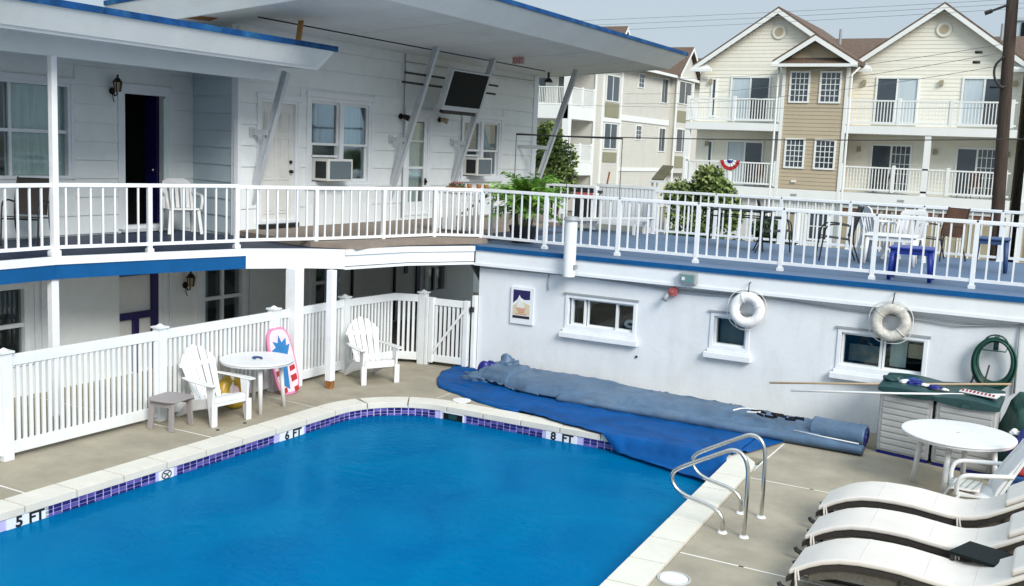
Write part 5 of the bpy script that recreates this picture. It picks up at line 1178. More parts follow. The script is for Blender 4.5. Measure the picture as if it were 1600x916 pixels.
# lounger frame stack, panels, chest, glider
ll = thing('folded_lounger', 'white plastic lounger lying low at the back left of the deck', 'sun lounger', (-8.9, 20.5, ZD))
for k in range(9): mb = MB(); mb.box(-9.65+.18*k, -9.53+.18*k, 20.2, 20.8, ZD+.24+.012*k, ZD+.265+.012*k); mb.build('slat', W['plastic'], ll)
for y in (20.2, 20.78): mb = MB(); mb.bar((-9.7, y, ZD+.22), (-8.0, y, ZD+.33), .05, .04); mb.build('side_rail', W['plastic'], ll)
for x in (-9.5, -8.3):
    for y in (20.22, 20.78): mb = MB(); mb.bar((x, y, ZD), (x, y, ZD+.25), .05, .05, side=(1, 0, 0)); mb.build('leg', W['plastic'], ll)
wp = thing('privacy_panel', 'white slatted privacy panel at the back corner of the deck', 'panel', (-9, 21.35, ZD))
mb = MB(); mb.box(-9.65, -8.3, 21.36, 21.38, 2.3, 3.08); mb.build('backing', W['trim'], wp)
for k in range(15): mb = MB(); mb.box(-9.64+.09*k, -9.575+.09*k, 21.335, 21.36, 2.3, 3.1); mb.build('panel_slat', W['vinyl'], wp)
for z in (2.3, 3.12): mb = MB(); mb.box(-9.7, -8.25, 21.32, 21.39, z-.03, z+.03); mb.build('panel_rail', W['vinyl'], wp)
gr = thing('gas_grill', 'black covered grill with red front strip at the back of the deck', 'grill', (-9.9, 21.3, ZD))
mb = MB(); mb.box(-10.12, -9.62, 21.0, 21.5, 2.3, 2.88); mb.build('cabinet', W['black'], gr, bevel=.02)
mb = MB(); mb.box(-10.16, -9.56, 20.98, 21.52, 2.95, 3.0); mb.tube([(-10.1, 21.2, 3.0), (-9.65, 21.2, 3.0)], .05, 8); mb.build('lid', W['black'], gr)
mb = MB(); mb.box(-10.11, -9.63, 20.97, 21.0, 2.885, 2.95); mb.build('control_panel', W['exitr'], gr)
mb = MB(); mb.bar((-9.60, 21.6, 3.0), (-9.53, 21.6, 3.42), .02, .05); tag(mb.build('terracotta_stake', W['rust']), 'thin rusty stake rising behind the grill', 'stake')
# shade frame / clothes line
sf = thing('line_frame', 'thin black pipe frame with cable strung across the sun deck', 'frame', (-9.5, 19.6, ZD))
for x, z0 in ((-10.78, ZD), (-9.55, ZD), (-8.36, ZD)): mb = MB(); mb.tube([(x, 19.5, z0), (x, 19.5, 4.14)], .008, 6); mb.build('upright', W['wire'], sf)
mb = MB(); mb.tube([(-10.78, 19.5, 4.15), (-9.8, 19.5, 4.13), (-8.36, 19.5, 4.12)], .015, 6); mb.build('top_pipe', W['wire'], sf)
mb = MB(); mb.tube([(-10.78+.97*k, 19.5+.35*k, 4.13+.035*k-.012*k*(11-k)/5) for k in range(12)], .011, 5); mb.build('cable', W['wire'], sf, smooth=True)
# planter bench with red flowers at the motel corner
pb = thing('flower_planter', 'white slatted planter box with red flowers beside the palm', 'planter', (-10.3, 16.7, ZD))
mb = MB(); mb.box(-10.72, -9.82, 16.4, 17.0, 2.98, 3.04); mb.build('top_board', W['trim'], pb, bevel=.006)
for k in range(8): mb = MB(); mb.box(-10.68+.11*k, -10.62+.11*k, 16.42, 16.45, 2.3, 2.98); mb.build('front_slat', W['vinyl'], pb)
for x in (-10.7, -9.85):
    for y in (16.42, 16.97): mb = MB(); mb.bar((x, y, ZD), (x, y, 2.98), .06, .06, side=(1, 0, 0)); mb.build('leg', W['vinyl'], pb)
mb = MB(); mb.bar((-10.65, 16.5, 2.3), (-9.9, 16.9, 2.95), .04, .02); mb.build('brace', W['condm'], pb)
def leafcloud(name, m, par, centers, n, size, seed, kind='stuff', flat=.5):
    rnd = random.Random(seed); vs = []; fs = []
    for i in range(n):
        c, rx, ry, rz_ = rnd.choice(centers); 
        while True:
            d = Vector((rnd.uniform(-1, 1), rnd.uniform(-1, 1), rnd.uniform(-1, 1)))
            if d.length <= 1: break
        if d.length < .5 and rnd.random() < .6: d = d.normalized()*rnd.uniform(.6, 1.05)
        p = Vector((c[0]+d.x*rx, c[1]+d.y*ry, c[2]+d.z*rz_)); s = size*rnd.uniform(.6, 1.35)
        a = rnd.uniform(0, 6.28); e = rnd.uniform(-.9, .9); ax_ = Vector((math.cos(a)*math.cos(e), math.sin(a)*math.cos(e), math.sin(e))); sd_ = ax_.cross(Vector((rnd.uniform(-1, 1), rnd.uniform(-1, 1), rnd.uniform(-1, 1)))).normalized()*s*flat*.5
        b = len(vs); vs += [p-ax_*s*.5, p+sd_, p+ax_*s*.6, p-sd_]; fs.append((b, b+1, b+2, b+3))
    mb = MB(); mb.add(vs, fs); return mb.build(name, m, par, kind=kind)
mb = MB(); mb.box(-10.62, -10.3, 16.55, 16.8, 3.04, 3.09); mb.build('red_trough', W['rust'], pb, bevel=.02)
leafcloud('flowers', W['red'], pb, [((-10.45, 16.65, 3.13), .16, .11, .05)], 70, .04, 4); leafcloud('flower_leaves', W['leafd'], pb, [((-10.42, 16.65, 3.11), .18, .12, .05)], 120, .05, 5)
for k, x in enumerate((-10.12, -9.98, -9.88)):
    mb = MB(); mb.tube([(x, 16.6+.1*k, 3.04), (x, 16.6+.1*k, 3.15)], [.035, .05], 8); tag(mb.build('flower_pot', W['rust'], smooth=True), ('terracotta pot on the planter box nearest the flower trough', 'middle terracotta pot of the three on the planter box', 'terracotta pot at the right end of the planter box')[k], 'flower pot', 'terracotta pots on the planter box')
# palm in pot
pa = thing('potted_palm', 'bushy bright green potted palm behind the deck railing corner', 'palm', (-8.95, 16.6, ZD))
mb = MB(); mb.tube([(-8.95, 16.6, ZD), (-8.95, 16.6, ZD+.05), (-8.95, 16.6, ZD+.3)], [.2, .21, .27], 18); mb.build('pot', W['black'], pa, smooth=False)
rnd = random.Random(3)
for k in range(16):
    a = rnd.uniform(0, 6.28); d = rnd.uniform(.02, .17); mb = MB(); mb.tube([(-8.95+d*math.cos(a), 16.6+d*math.sin(a), ZD+.28), (-8.95+1.6*d*math.cos(a), 16.6+1.6*d*math.sin(a), ZD+.75)], [.018, .01], 5); mb.build('stem', W['leafd'] if k % 3 else W['bark'], pa)
for k in range(95):
    az = rnd.uniform(0, 6.28); L = rnd.uniform(.42, .72); up0 = rnd.uniform(.35, 1.5); base = Vector((-8.95+.1*math.cos(az), 16.6+.1*math.sin(az), ZD+rnd.uniform(.5, .9))); pts = []
    for q in range(7):
        t_ = q/6; el = up0-1.1*t_; 
        if q == 0: p = base
        else: p = p+Vector((math.cos(az)*math.cos(el), math.sin(az)*math.cos(el), math.sin(el)))*L/6
        pts.append(p.copy())
    mb = MB(); mb.tube(pts, [.006, .006, .005, .005, .004, .003, .002], 3, cap=False)
    for q in range(1, 7):
        for h_ in (0, .33, .66):
            c = pts[q-1].lerp(pts[q], h_); d = (pts[q]-pts[q-1]).normalized(); sd_ = d.cross(Vector((0, 0, 1))).normalized(); ln = .2*(1-.35*abs(q-3)/3)
            for s in (-1, 1):
                tip = c+sd_*s*ln*.85+d*ln*.6+Vector((0, 0, rnd.uniform(-.08, .03))); m_ = c.lerp(tip, .5)+d*.012+Vector((0, 0, .015)); mb.add([c, m_-d*.022, tip, m_+d*.016], [(0, 1, 2, 3)])
    mb.build('frond', W['leaf'], pa)
# ============================================================ TREES AND SHRUBS
def tree(label, base, h_, crown, m, n, size, seed, name='broadleaf_tree'):
    t = thing(name, label, 'tree' if 'tree' in name else 'shrub', base)
    rnd = random.Random(seed); mb = MB(); b = Vector(base); top = b+Vector((.1, 0, h_*.62)); mb.tube([b, b+Vector((.03, .02, h_*.3)), top], [.10, .08, .04], 8); mb.build('trunk', W['bark'], t, smooth=True)
    for k in range(6):
        c = crown[k % len(crown)][0]; mb = MB(); s_ = b+Vector((.03, .02, h_*(.25+.06*k))); mb.tube([s_, (s_+Vector(c))/2+Vector((rnd.uniform(-.1, .1), 0, .1)), Vector(c)], [.04, .025, .01], 5); mb.build('limb', W['bark'], t, smooth=True)
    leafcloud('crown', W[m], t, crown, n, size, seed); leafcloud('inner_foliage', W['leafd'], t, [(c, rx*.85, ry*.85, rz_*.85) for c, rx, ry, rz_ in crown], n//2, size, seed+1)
    return t
tree('yellow green leafy tree just past the end of the motel wing', (-13.1, 26, -.05), 4.7, [((-13.35, 26, 4.2), .38, .5, .45), ((-13.1, 26.1, 3.6), .6, .6, .6), ((-12.9, 25.9, 3.0), .55, .6, .55), ((-13.4, 26, 3.3), .5, .5, .6)], 'leafy', 3600, .13, 11)
tree('dense rounded shrub with yellow green leaves behind the far deck railing', (-7.95, 23.2, -.05), 3.5, [((-7.75, 23.2, 3.3), .38, .45, .38), ((-8.35, 23.2, 2.95), .5, .5, .36), ((-7.45, 23.1, 3.0), .38, .5, .4), ((-8.0, 23.1, 2.5), .75, .5, .42), ((-7.9, 23, 1.9), .8, .6, .6), ((-7.15, 23.1, 2.6), .3, .4, .4)], 'leafy', 4600, .11, 21, 'flowering_shrub')
tree('low dark green shrub right of the dense rounded shrub', (-6.2, 23.0, -.05), 2.6, [((-6.3, 23, 2.3), .35, .4, .3), ((-6.2, 23, 1.8), .5, .5, .5), ((-5.9, 22.9, 2.0), .3, .4, .35)], 'leafd', 2200, .1, 31, 'round_shrub')
mb = MB(); mb.box(-8.9, 5, 21.3, 24.5, -.05, .3)
gs = mb.build('grass_bank', W['grass'], None); gs['kind'] = 'structure'
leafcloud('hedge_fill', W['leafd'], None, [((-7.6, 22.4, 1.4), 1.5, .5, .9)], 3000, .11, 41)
hf = bpy.data.objects['hedge_fill']; hf['label'] = 'low ground cover under the shrubs behind the deck'; hf['category'] = 'ground cover'
# ============================================================ HOUSES
def lap(poly_fn, ax, c, u0, u1, z0, z1, ops, row, name, m, parent):
    """lap siding as real saw-tooth geometry, one part"""
    mb = MB(); z = z0
    while z < z1-.02:
        zt = min(z+row, z1); a, b = (u0, u1) if not poly_fn else poly_fn((z+zt)/2)
        segs = [(a, b)]
        for o in ops:
            if o[2] < (z+zt)/2 < o[3]: segs = [q for (p, r) in segs for q in ((p, min(r, o[0])), (max(p, o[1]), r)) if q[1]-q[0] > .02]
        for p, q in segs:
            P = [(p, .020, z), (q, .020, z), (q, .006, zt), (p, .006, zt)]
            if ax == 'x': vs = [(c, u, zz) for u, _, zz in P]+[(c+d, u, zz) for u, d, zz in P]
            else: vs = [(u, c, zz) for u, _, zz in P]+[(u, c-d, zz) for u, d, zz in P]
            mb.add(vs, [(4, 5, 6, 7), (0, 1, 5, 4), (1, 2, 6, 5), (3, 0, 4, 7)])
        z = zt
    return mb.build(name, m, parent, kind='stuff')
def hwin(ax, c, o, parent, nu=0, nv=0, split=False, name='window', dark='screen', curt=None):
    u0, u1, z0, z1 = o; w_ = ring(ax, c, u0, u1, z0, z1, .07, -.02, .06).build(name, W['htrim'], parent)
    mb = MB(); ub(mb, ax, c, u0+.07, u1-.07, .002, .012, z0+.07, z1-.07); mb.build('pane', W['hglass'], w_)
    if nu or nv or split:
        mb = MB()
        for k in range(1, nu): u = u0+.07+(u1-u0-.14)*k/nu; ub(mb, ax, c, u-.014, u+.014, .014, .026, z0+.07, z1-.07)
        for k in range(1, nv): z = z0+.07+(z1-z0-.14)*k/nv; ub(mb, ax, c, u0+.07, u1-.07, .015, .028, z-.014, z+.014)
        if split: um = (u0+u1)/2; ub(mb, ax, c, um-.035, um+.035, .014, .04, z0+.07, z1-.07)
        mb.build('glazing_bars', W['htrim'], w_)
    if curt is not None:
        a, b = ((u0+.08, (u0+u1)/2-.04), ((u0+u1)/2+.04, u1-.08))[curt]
        mb = MB(); ub(mb, ax, c, a, b, .0125, .0135, z0+.08, z1-.08); mb.build('curtain', W['curt2'], w_)
    return w_
W['hglass'] = mat('reflecting_dark_glass', (.045, .06, .075), .06, .25, .7, spec=.9)
W['curt2'] = mat('blue_white_blind', (.50, .58, .62), .3, .12, 3, stretch=(5, 1, .3))
def balcony(ax, c, u0, u1, zf, zt, posts, par, deep=1.2, zband=None):
    mb = MB(); n = int((u1-u0)/.115)
    for k in range(1, n): u = u0+(u1-u0)*k/n; ub(mb, ax, c, u-.017, u+.017, -.03, 0, zf+.1, zt-.06)
    mb.build('balusters', W['htrim'], par, kind='stuff')
    for z0, z1 in ((zt-.06, zt), (zf+.05, zf+.12)): mb = MB(); ub(mb, ax, c, u0, u1, -.05, .02, z0, z1); mb.build('balcony_rail', W['htrim'], par)
    for u in posts: mb = MB(); ub(mb, ax, c, u-.06, u+.06, -.075, .045, zf, zt+.08); mb.build('balcony_post', W['htrim'], par)
    if zband: mb = MB(); ub(mb, ax, c, u0-.05, u1+.05, -deep, .05, zband[0], zband[1]); mb.build('balcony_floor', W['htrim'], par)
def gable_roof(par, xl, xr, xp, ze, zp, y0, y1, th=.16, ov=.0, fas=True):
    for (xa, xb) in ((xl, xp), (xr, xp)):
        mb = MB(); vs = [(xa, y0, ze), (xb, y0, zp), (xb, y1, zp), (xa, y1, ze)]; vs2 = [(x, y, z+th) for x, y, z in vs]
        mb.add(vs+vs2, [(0, 1, 2, 3), (7, 6, 5, 4), (0, 4, 5, 1), (1, 5, 6, 2), (2, 6, 7, 3), (3, 7, 4, 0)]); mb.build('roof_slope', W['shingle'], par)
        if fas:
            mb = MB(); lo = -.13; vs = [(xa, y0-.05, ze+lo), (xb, y0-.05, zp+lo), (xb, y0-.05, zp+.07), (xa, y0-.05, ze+.07)]; vs2 = [(x, y+.045, z) for x, y, z in vs]
            mb.add(vs+vs2, [(0, 1, 2, 3), (7, 6, 5, 4), (0, 4, 5, 1), (1, 5, 6, 2), (2, 6, 7, 3), (3, 7, 4, 0)]); mb.build('rake_board', W['htrim'], par)
hs2 = thing('townhouse', 'cream and tan townhouse with two gables and white balconies', 'house', (-9, 46, 0))
YF, YWa = 43.0, 44.3
opsU = [(-14.12, -12.4, 5.45, 7.33), (-8.15, -6.5, 5.45, 7.33), (-4.95, -3.35, 5.45, 7.33)]
opsL = [(-14.12, -12.5, 2.75, 4.62), (-8.12, -6.55, 2.75, 4.68), (-4.93, -3.4, 2.75, 4.66)]
mb = MB(); mb.box(-15.5, -2.85, YWa+.002, 54, 0, 7.75); mb.build('wall_core', W['sidc'], hs2)
lap(None, 'y', YWa, -15.5, -2.85, 2.3, 7.8, opsU+opsL+[(x-.13, x+.13, z0, z1) for x in (-14.85, -11.75) for z0, z1 in ((5.6, 7.25), (2.9, 4.6))], .155, 'cream_siding', W['sidc'], hs2)
for (xp, zp, xl, xr, lb) in ((-12.22, 9.95, -15.5, -8.95, 0), (-5.81, 9.95, -8.95, -2.85, 1)):
    sl = (zp-7.8)/(xp-xl); sr = (zp-7.8)/(xr-xp)
    lap(lambda z, xp=xp, zp=zp, sl=sl, sr=sr: (xp-(zp-z)/sl, xp+(zp-z)/sr), 'y', YWa, 0, 0, 7.8, zp-.05, [], .155, 'gable_siding', W['sidc'], hs2)
    mb = MB(); mb.polyy([(xl, 7.76), (xr, 7.76), (xp, zp)], YWa+.003, YWa+.1); mb.build('gable_wall', W['sidc'], hs2)
    gable_roof(hs2, xl-.28, xr+.25, xp, 7.62 if 1 else 0, zp+.03, YWa-.35, 52)
    mb = MB(); mb.disc((xp+.02, 9.14), .3, YWa-.07, YWa-.03, 24, ax='y'); vv = mb.build('round_vent', W['sidc'], hs2, bevel=.02)
    mb = MB(); mb.disc((xp+.02, 9.14), .17, YWa-.085, YWa-.071, 20, ax='y'); mb.build('vent_louvre', W['sidt'], vv)
mb = MB(); mb.add([(-12.2, 44.6, 7.7), (-2.3, 44.6, 7.7), (-2.3, 48.5, 9.32), (-12.2, 48.5, 9.32), (-12.2, 54, 7.6), (-2.3, 54, 7.6)], [(0, 1, 2, 3), (3, 2, 5, 4)]); mb.build('main_roof', W['shingle'], hs2)
for x, y in ((-10.3, 47), (-3.9, 46.2)): mb = MB(); mb.disc((x, y), .06, 8.9, 9.55, 8); mb.build('vent_stack', W['condm'], hs2)
for o in opsU: hwin('y', YWa, o, hs2, split=True, name='sliding_door', curt=(0 if o[0] < -10 or o[0] > -5 else 1))
for i, o in enumerate(opsL):
    w_ = hwin('y', YWa, o, hs2, split=True, name='sliding_door', curt=(0 if i == 0 else None))
    if i:
        mb = MB(); a, b = (o[0]+o[1])/2, o[1]-.07
        for k in range(1, 4): ub(mb, 'y', YWa, a+(b-a)*k/4-.012, a+(b-a)*k/4+.012, .03, .04, o[2]+.07, o[3]-.07)
        for k in range(1, 5): z = o[2]+(o[3]-o[2])*k/5; ub(mb, 'y', YWa, a, b, .031, .042, z-.012, z+.012)
        mb.build('door_grid', W['htrim'], w_)
for (x, z0, z1) in ((-14.85, 5.6, 7.25), (-11.75, 5.6, 7.25), (-14.85, 2.9, 4.6), (-11.75, 2.9, 4.6)): hwin('y', YWa, (x-.13, x+.13, z0, z1), hs2, name='narrow_window')
for x in (-15.0, -8.6, -5.7, -3.1):
    for z in (7.1, 4.45):
        mb = MB(); mb.box(x-.07, x+.07, YWa-.14, YWa-.04, z-.1, z+.1); mb.build('porch_light', W['garage'], hs2)
mb = MB(); mb.box(-15.35, -15.1, YWa-.1, YWa-.05, 7.2, 7.3); mb.build('soffit_light', W['plastic'], hs2)
# bay
mb = MB(); mb.box(-11.45, -9.05, YF+.002, YWa, 2.3, 7.62); mb.build('bay_core', W['sidt'], hs2)
bw = [(-11.27, -10.45, 6.18, 7.44), (-10.07, -9.22, 6.18, 7.44), (-11.27, -10.45, 3.56, 4.77), (-10.08, -9.23, 3.56, 4.77)]
lap(None, 'y', YF, -11.45, -9.05, 2.76, 7.62, bw, .155, 'tan_siding', W['sidt'], hs2)
for o in bw: hwin('y', YF, o, hs2, nu=4, nv=5)
for x in (-11.5, -9.0): mb = MB(); mb.box(x-.06, x+.06, YF-.06, YF+.06, 2.3, 7.62); mb.build('corner_board', W['htrim'], hs2)
for x in (-11.75, -8.85): mb = MB(); mb.tube([(x-(.1 if x < -10 else -.2), YF+.3, 7.6), (x, YF-.02, 7.3), (x, YF-.02, .3)], .045, 6); mb.build('downspout', W['htrim'], hs2)
gable_roof(hs2, -11.95, -8.6, -10.3, 7.68, 8.72, YF-.35, 46)
mb = MB(); mb.polyy([(-11.5, 7.9), (-9.05, 7.9), (-10.3, 8.7)], YF+.1, YF+.15); mb.build('bay_gable', W['sidt'], hs2)
lap(lambda z: (-10.3-(8.68-z)*1.5, -10.3+(8.68-z)*1.5), 'y', YF+.1, 0, 0, 7.95, 8.6, [], .155, 'bay_gable_siding', W['sidt'], hs2)
mb = MB(); mb.add([(-11.9, YF-.38, 7.7), (-8.65, YF-.38, 7.7), (-9.0, YF+.1, 7.98), (-11.5, YF+.1, 7.98)], [(0, 1, 2, 3)]); mb.build('bay_skirt_roof', W['shingle'], hs2)
mb = MB(); mb.box(-11.95, -8.6, YF-.45, YF-.3, 7.58, 7.70); mb.build('bay_gutter', W['htrim'], hs2)
for (xa, xb) in ((-15.85, -14.9), (-9.0, -8.3), (-3.3, -2.4)):
    mb = MB(); mb.box(xa, xb, YWa-.42, YWa-.3, 7.5, 7.62); mb.add([(xa, YWa-.4, 7.62), (xb, YWa-.4, 7.62), ((xa+xb)/2, YWa, 7.95)], [(0, 1, 2)]); mb.build('eave_return', W['htrim'], hs2)
mb = MB(); mb.box(-10.9, -10.7, YF-.08, YF-.04, 3.0, 3.08); mb.build('bay_vent', W['htrim'], hs2)
balcony('y', YF, -15.5, -11.58, 5.38, 6.34, [-15.5, -13.5, -11.6], hs2, 1.25, (5.03, 5.33))
balcony('y', YF, -15.5, -11.58, 2.78, 3.74, [-15.5, -13.5, -11.6], hs2, 1.25, (2.28, 2.72))
balcony('y', YF, -8.93, -2.85, 5.38, 6.34, [-8.93, -6.98, -5.1, -3.0], hs2, 1.25, (5.03, 5.33))
balcony('y', YF, -8.93, -2.85, 2.78, 3.76, [-8.93, -6.98, -5.0, -3.0], hs2, 1.25, (2.28, 2.72))
balcony('x', -15.5, YF, YWa, 5.38, 6.34, [], hs2); balcony('x', -15.5, YF, YWa, 2.78, 3.74, [], hs2)
for x in (-15.48, -5.83): mb = MB(); mb.box(x-.11, x+.11, YF-.02, YF+.2, 0, 5.03); mb.build('column', W['htrim'], hs2)
mb = MB(); mb.box(-11.5, -8.98, YF-.05, YF+.1, 2.28, 2.72); mb.build('belt_board', W['htrim'], hs2)
for x in (-10.75, -6.6, -13.2): 
    for z in (2.5,): mb = MB(); mb.box(x-.12, x+.12, YF-.07, YF-.055, z-.04, z+.04); mb.build('house_number_plate', W['condm'], hs2)
# ground storey
mb = MB(); mb.box(-15.5, -2.7, YF+.15, YWa, 0, 2.27); mb.build('ground_storey_wall', W['stone'], hs2)
for k in range(22): mb = MB(); mb.box(-11.6+.12*k, -11.5+.12*k, YF+.12, YF+.149, 0, 2.25); mb.build('batten', W['htrim'], hs2)
hwin('y', YF+.11, (-10.12, -9.3, .7, 1.85), hs2, nu=2, nv=2, name='window'); 
w_ = hwin('y', YF+.11, (-11.1, -10.5, .2, 1.85), hs2, name='door'); mb = MB(); mb.box(-11.0, -10.65, YF+.06, YF+.09, .3, 1.7); mb.build('beige_door_panel', W['garage'], w_)
for (a, b) in ((-9.0, -6.35), (-5.75, -2.75)):
    g_ = ring('y', YF+.14, a, b, 0, 2.2, .1, -.02, .06).build('garage_front', W['htrim'], hs2)
    mb = MB(); ub(mb, 'y', YF+.14, a+.1, b-.1, .002, .02, .05, 1.75); mb.build('beige_panel', W['garage'], g_)
    n_ = int((b-a)/.42)
    for k in range(n_): u = a+.14+(b-a-.2)*k/n_; mb = MB(); ub(mb, 'y', YF+.14, u, u+.27, .002, .03, 1.85, 2.1); mb.build('transom_pane', W['brownt'], g_)
    for k in range(1, n_): u = a+.1+(b-a-.2)*k/n_; mb = MB(); ub(mb, 'y', YF+.14, u-.025, u+.025, .022, .05, .05, 1.78); mb.build('mullion', W['htrim'], g_)
for (x, z, lab) in ((-7.5, 2.73, 'brown sling chair on the lower right townhouse balcony left of the column'), (-4.3, 2.73, 'brown sling chair on the lower townhouse balcony beside the utility pole'), (-12.6, 2.73, 'brown sling chair on the lower left townhouse balcony')):
    o = dup(bc, (x, 43.65, z), R(10*x), lab, 'brown sling chairs on the townhouse balconies')
# bunting
bu = thing('patriotic_bunting', 'red white and blue fan bunting hung on the lower left house balcony', 'bunting', (-13.5, 42.95, 3.75))
for r0, r1, m_ in ((.0, .14, 'bluep'), (.14, .27, 'plastic'), (.27, .42, 'red')):
    mb = MB(); vs = []; 
    for k in range(13):
        a = math.pi+math.pi*k/12; wv = .012*math.cos(k*math.pi); vs += [(-13.5+r0*math.cos(a), 42.93+wv, 3.78+r0*math.sin(a)), (-13.5+r1*math.cos(a), 42.93+wv, 3.78+r1*math.sin(a))]
    mb.add(vs, [(2*k, 2*k+1, 2*k+3, 2*k+2) for k in range(12)]); mb.build('fabric_band', W[m_], bu)
# neighbour on the right
nh = thing('neighbour_house', 'tan sided house at the right edge beyond the utility pole', 'house', (0, 46, 0))
mb = MB(); mb.box(-2.3, 6, 43.3, 54, 0, 7.7); mb.build('wall_core', W['sidt'], nh)
lap(None, 'y', 43.3, -2.3, 6, 2.7, 7.7, [(-1.9, -1.1, 3.6, 4.8), (-1.9, -1.1, 6.1, 7.4)], .155, 'tan_siding', W['sidt'], nh)
for z in (3.6, 6.1): hwin('y', 43.3, (-1.9, -1.1, z, z+1.25), nh, nu=3, nv=4)
gable_roof(nh, -2.75, 1.6, -.6, 7.65, 9.1, 42.95, 50); mb = MB(); mb.box(-2.75, 1.6, 42.8, 42.95, 7.55, 7.7); mb.build('gutter', W['htrim'], nh); mb = MB(); mb.box(-2.42, -2.28, 43.2, 43.3, 0, 7.6); mb.box(-2.4, 6, 43.1, 43.29, 2.3, 2.7); mb.build('corner_board', W['htrim'], nh)
hwin('y', 43.28, (-2.1, -1.4, .6, 1.9), nh, name='window')
fbx = thing('distant_blue_building', 'pale blue flat topped building far behind the right gable', 'building', (-3, 60, 0))
W['paleblue'] = mat('pale_blue_siding', (.42, .50, .55), .6, .06, 1)
mb = MB(); mb.box(-4.62, 3, 60, 70, 0, 11.4); mb.build('wall', W['paleblue'], fbx); mb = MB(); mb.box(-4.7, 3.1, 59.9, 70.1, 11.4, 11.55); mb.build('parapet', W['paleblue'], fbx); mb = MB(); mb.box(-4.2, -3.9, 59.95, 60.0, 9.8, 11.3); mb.build('dark_window', W['screen'], fbx)
# condo block far left of the townhouse
cd = thing('condo_building', 'greige three storey condo block with corner balconies behind the motel roof', 'building', (-33, 70, 0))
XC = -29
mb = MB(); mb.box(-44, XC-.003, 62.7, 83.5, 0, 10.0); mb.build('wall_core', W['sidg'], cd)
mb = MB(); mb.box(-44, -30.8, 60.6, 62.7, 0, 10); mb.build('balcony_back_wall', W['sidg'], cd)
cops = [(64.4, 66.6, 7.3, 9.05), (64.4, 66.6, 4.15, 5.9), (69.85, 70.95, 8.55, 9.6), (69.85, 70.95, 4.9, 5.96), (74.35, 75.7, 7.75, 9.6), (74.35, 75.7, 4.15, 5.95)]
lap(None, 'x', XC, 62.7, 83.5, 0, 9.95, cops, .17, 'greige_siding', W['sidg'], cd)
for o in cops: hwin('x', XC, o, cd, split=(o[1]-o[0] > 2), nu=0 if o[1]-o[0] > 2 else 2, nv=3 if o[1]-o[0] < 1.2 else 0)
for (a, b) in ((64.4, 66.6),):
    for (c, d) in ((6.3, 7.22), (3.3, 3.95)): mb = MB(); ub(mb, 'x', XC, a, b, .04, .07, c, d); mb.build('olive_panel', W['olive'], cd)
mb = MB(); mb.box(XC, XC+.5, 76.3, 79.9, 2.6, 9.95); mb.build('bay', W['sidg'], cd)
for (c, d) in ((7.85, 9.6), (4.2, 6.0)): hwin('x', XC+.5, (76.7, 79.5, c, d), cd, split=True)
for (c, d) in ((6.5, 7.35), (3.0, 3.9)): mb = MB(); ub(mb, 'x', XC+.5, 76.7, 79.5, .0, .04, c, d); mb.build('olive_panel', W['olive'], cd)
for y in (62.75, 64.0, 67.0, 76.3, 79.9): mb = MB(); off_ = .5 if y > 76 else 0; mb.box(XC+off_, XC+off_+.06, y-.12, y+.12, 0, 9.95); mb.build('corner_board', W['htrim'], cd)
for (a, b, c, d) in ((64.0, 67.0, 5.95, 6.2), (67.1, 76.2, 6.15, 6.55), (67.1, 76.2, 2.7, 2.95)): mb = MB(); ub(mb, 'x', XC, a, b, .03, .08, c, d); mb.build('belt_board', W['htrim'], cd)
for z, zt in ((5.9, 8.0), (2.4, 4.5)):
    mb = MB(); mb.box(-44, XC, 58.9, 62.7, z, z+.85); mb.build('balcony_floor', W['htrim'], cd)
    balcony('x', XC, 58.95, 62.7, z+.8, z+1.95, [59, 60.9, 62.6], cd); balcony('y', 58.95, -40, XC, z+.8, z+1.95, [-29.05, -31.2, -33.4, -35.5], cd)
for (x, y) in ((-29.15, 59.1), (-33.6, 59.1)): mb = MB(); mb.box(x-.22, x+.22, y-.2, y+.2, 0, 10); mb.build('column', W['htrim'], cd)
for z in (3.0, 6.6):
    hwin('y', 60.6, (-33.6, -31.4, z+.3, z+2.3), cd, split=True, name='sliding_door'); hwin('x', -30.8, (60.8, 61.8, z+.2, z+2.3), cd, name='side_door')
gable_z = 12.0
mb = MB(); mb.add([(XC+.6, 58, 9.85), (-37, 58, 12.6), (-37, 84.5, 12.6), (XC+.6, 84.5, 9.85), (-45, 58, 9.85), (-45, 84.5, 9.85)], [(0, 1, 2, 3), (1, 4, 5, 2)]); mb.build('main_roof', W['shingle'], cd)
mb = MB(); mb.box(XC+.5, XC+.7, 58, 84.5, 9.7, 9.88); mb.build('gutter', W['htrim'], cd)
for (yc, hw) in ((65.4, 2.0), (78.4, 2.6)):
    zp = 12.1; 
    for s in (-1, 1):
        mb = MB(); vs = [(XC+.9, yc+s*hw, 9.8), (XC+.9, yc, zp), (-36.5, yc, zp), (-31, yc+s*hw, 9.8)]; mb.add(vs+[(x, y, z+.14) for x, y, z in vs], [(0, 1, 2, 3), (7, 6, 5, 4), (0, 4, 5, 1), (1, 5, 6, 2), (2, 6, 7, 3), (3, 7, 4, 0)]); mb.build('dormer_slope', W['shingle'], cd)
        mb = MB(); mb.add([(XC+.93, yc+s*hw, 9.62), (XC+.93, yc, zp-.18), (XC+.93, yc, zp+.12), (XC+.93, yc+s*hw, 9.95)], [(0, 1, 2, 3)]); mb.build('rake_board', W['htrim'], cd)
    mb = MB(); mb.add([(XC+.55, yc-hw+.2, 9.85), (XC+.55, yc+hw-.2, 9.85), (XC+.55, yc, zp-.15)], [(0, 1, 2)]); mb.build('dormer_gable', W['sidg'], cd)
mb = MB(); mb.disc((-30.5, 68.8), .25, 10.3, 11.3, 8); mb.build('roof_vent', W['condm'], cd)
bh = thing('rear_house', 'house with brown hipped roof between the condo block and the townhouse', 'house', (-28, 90, 0))
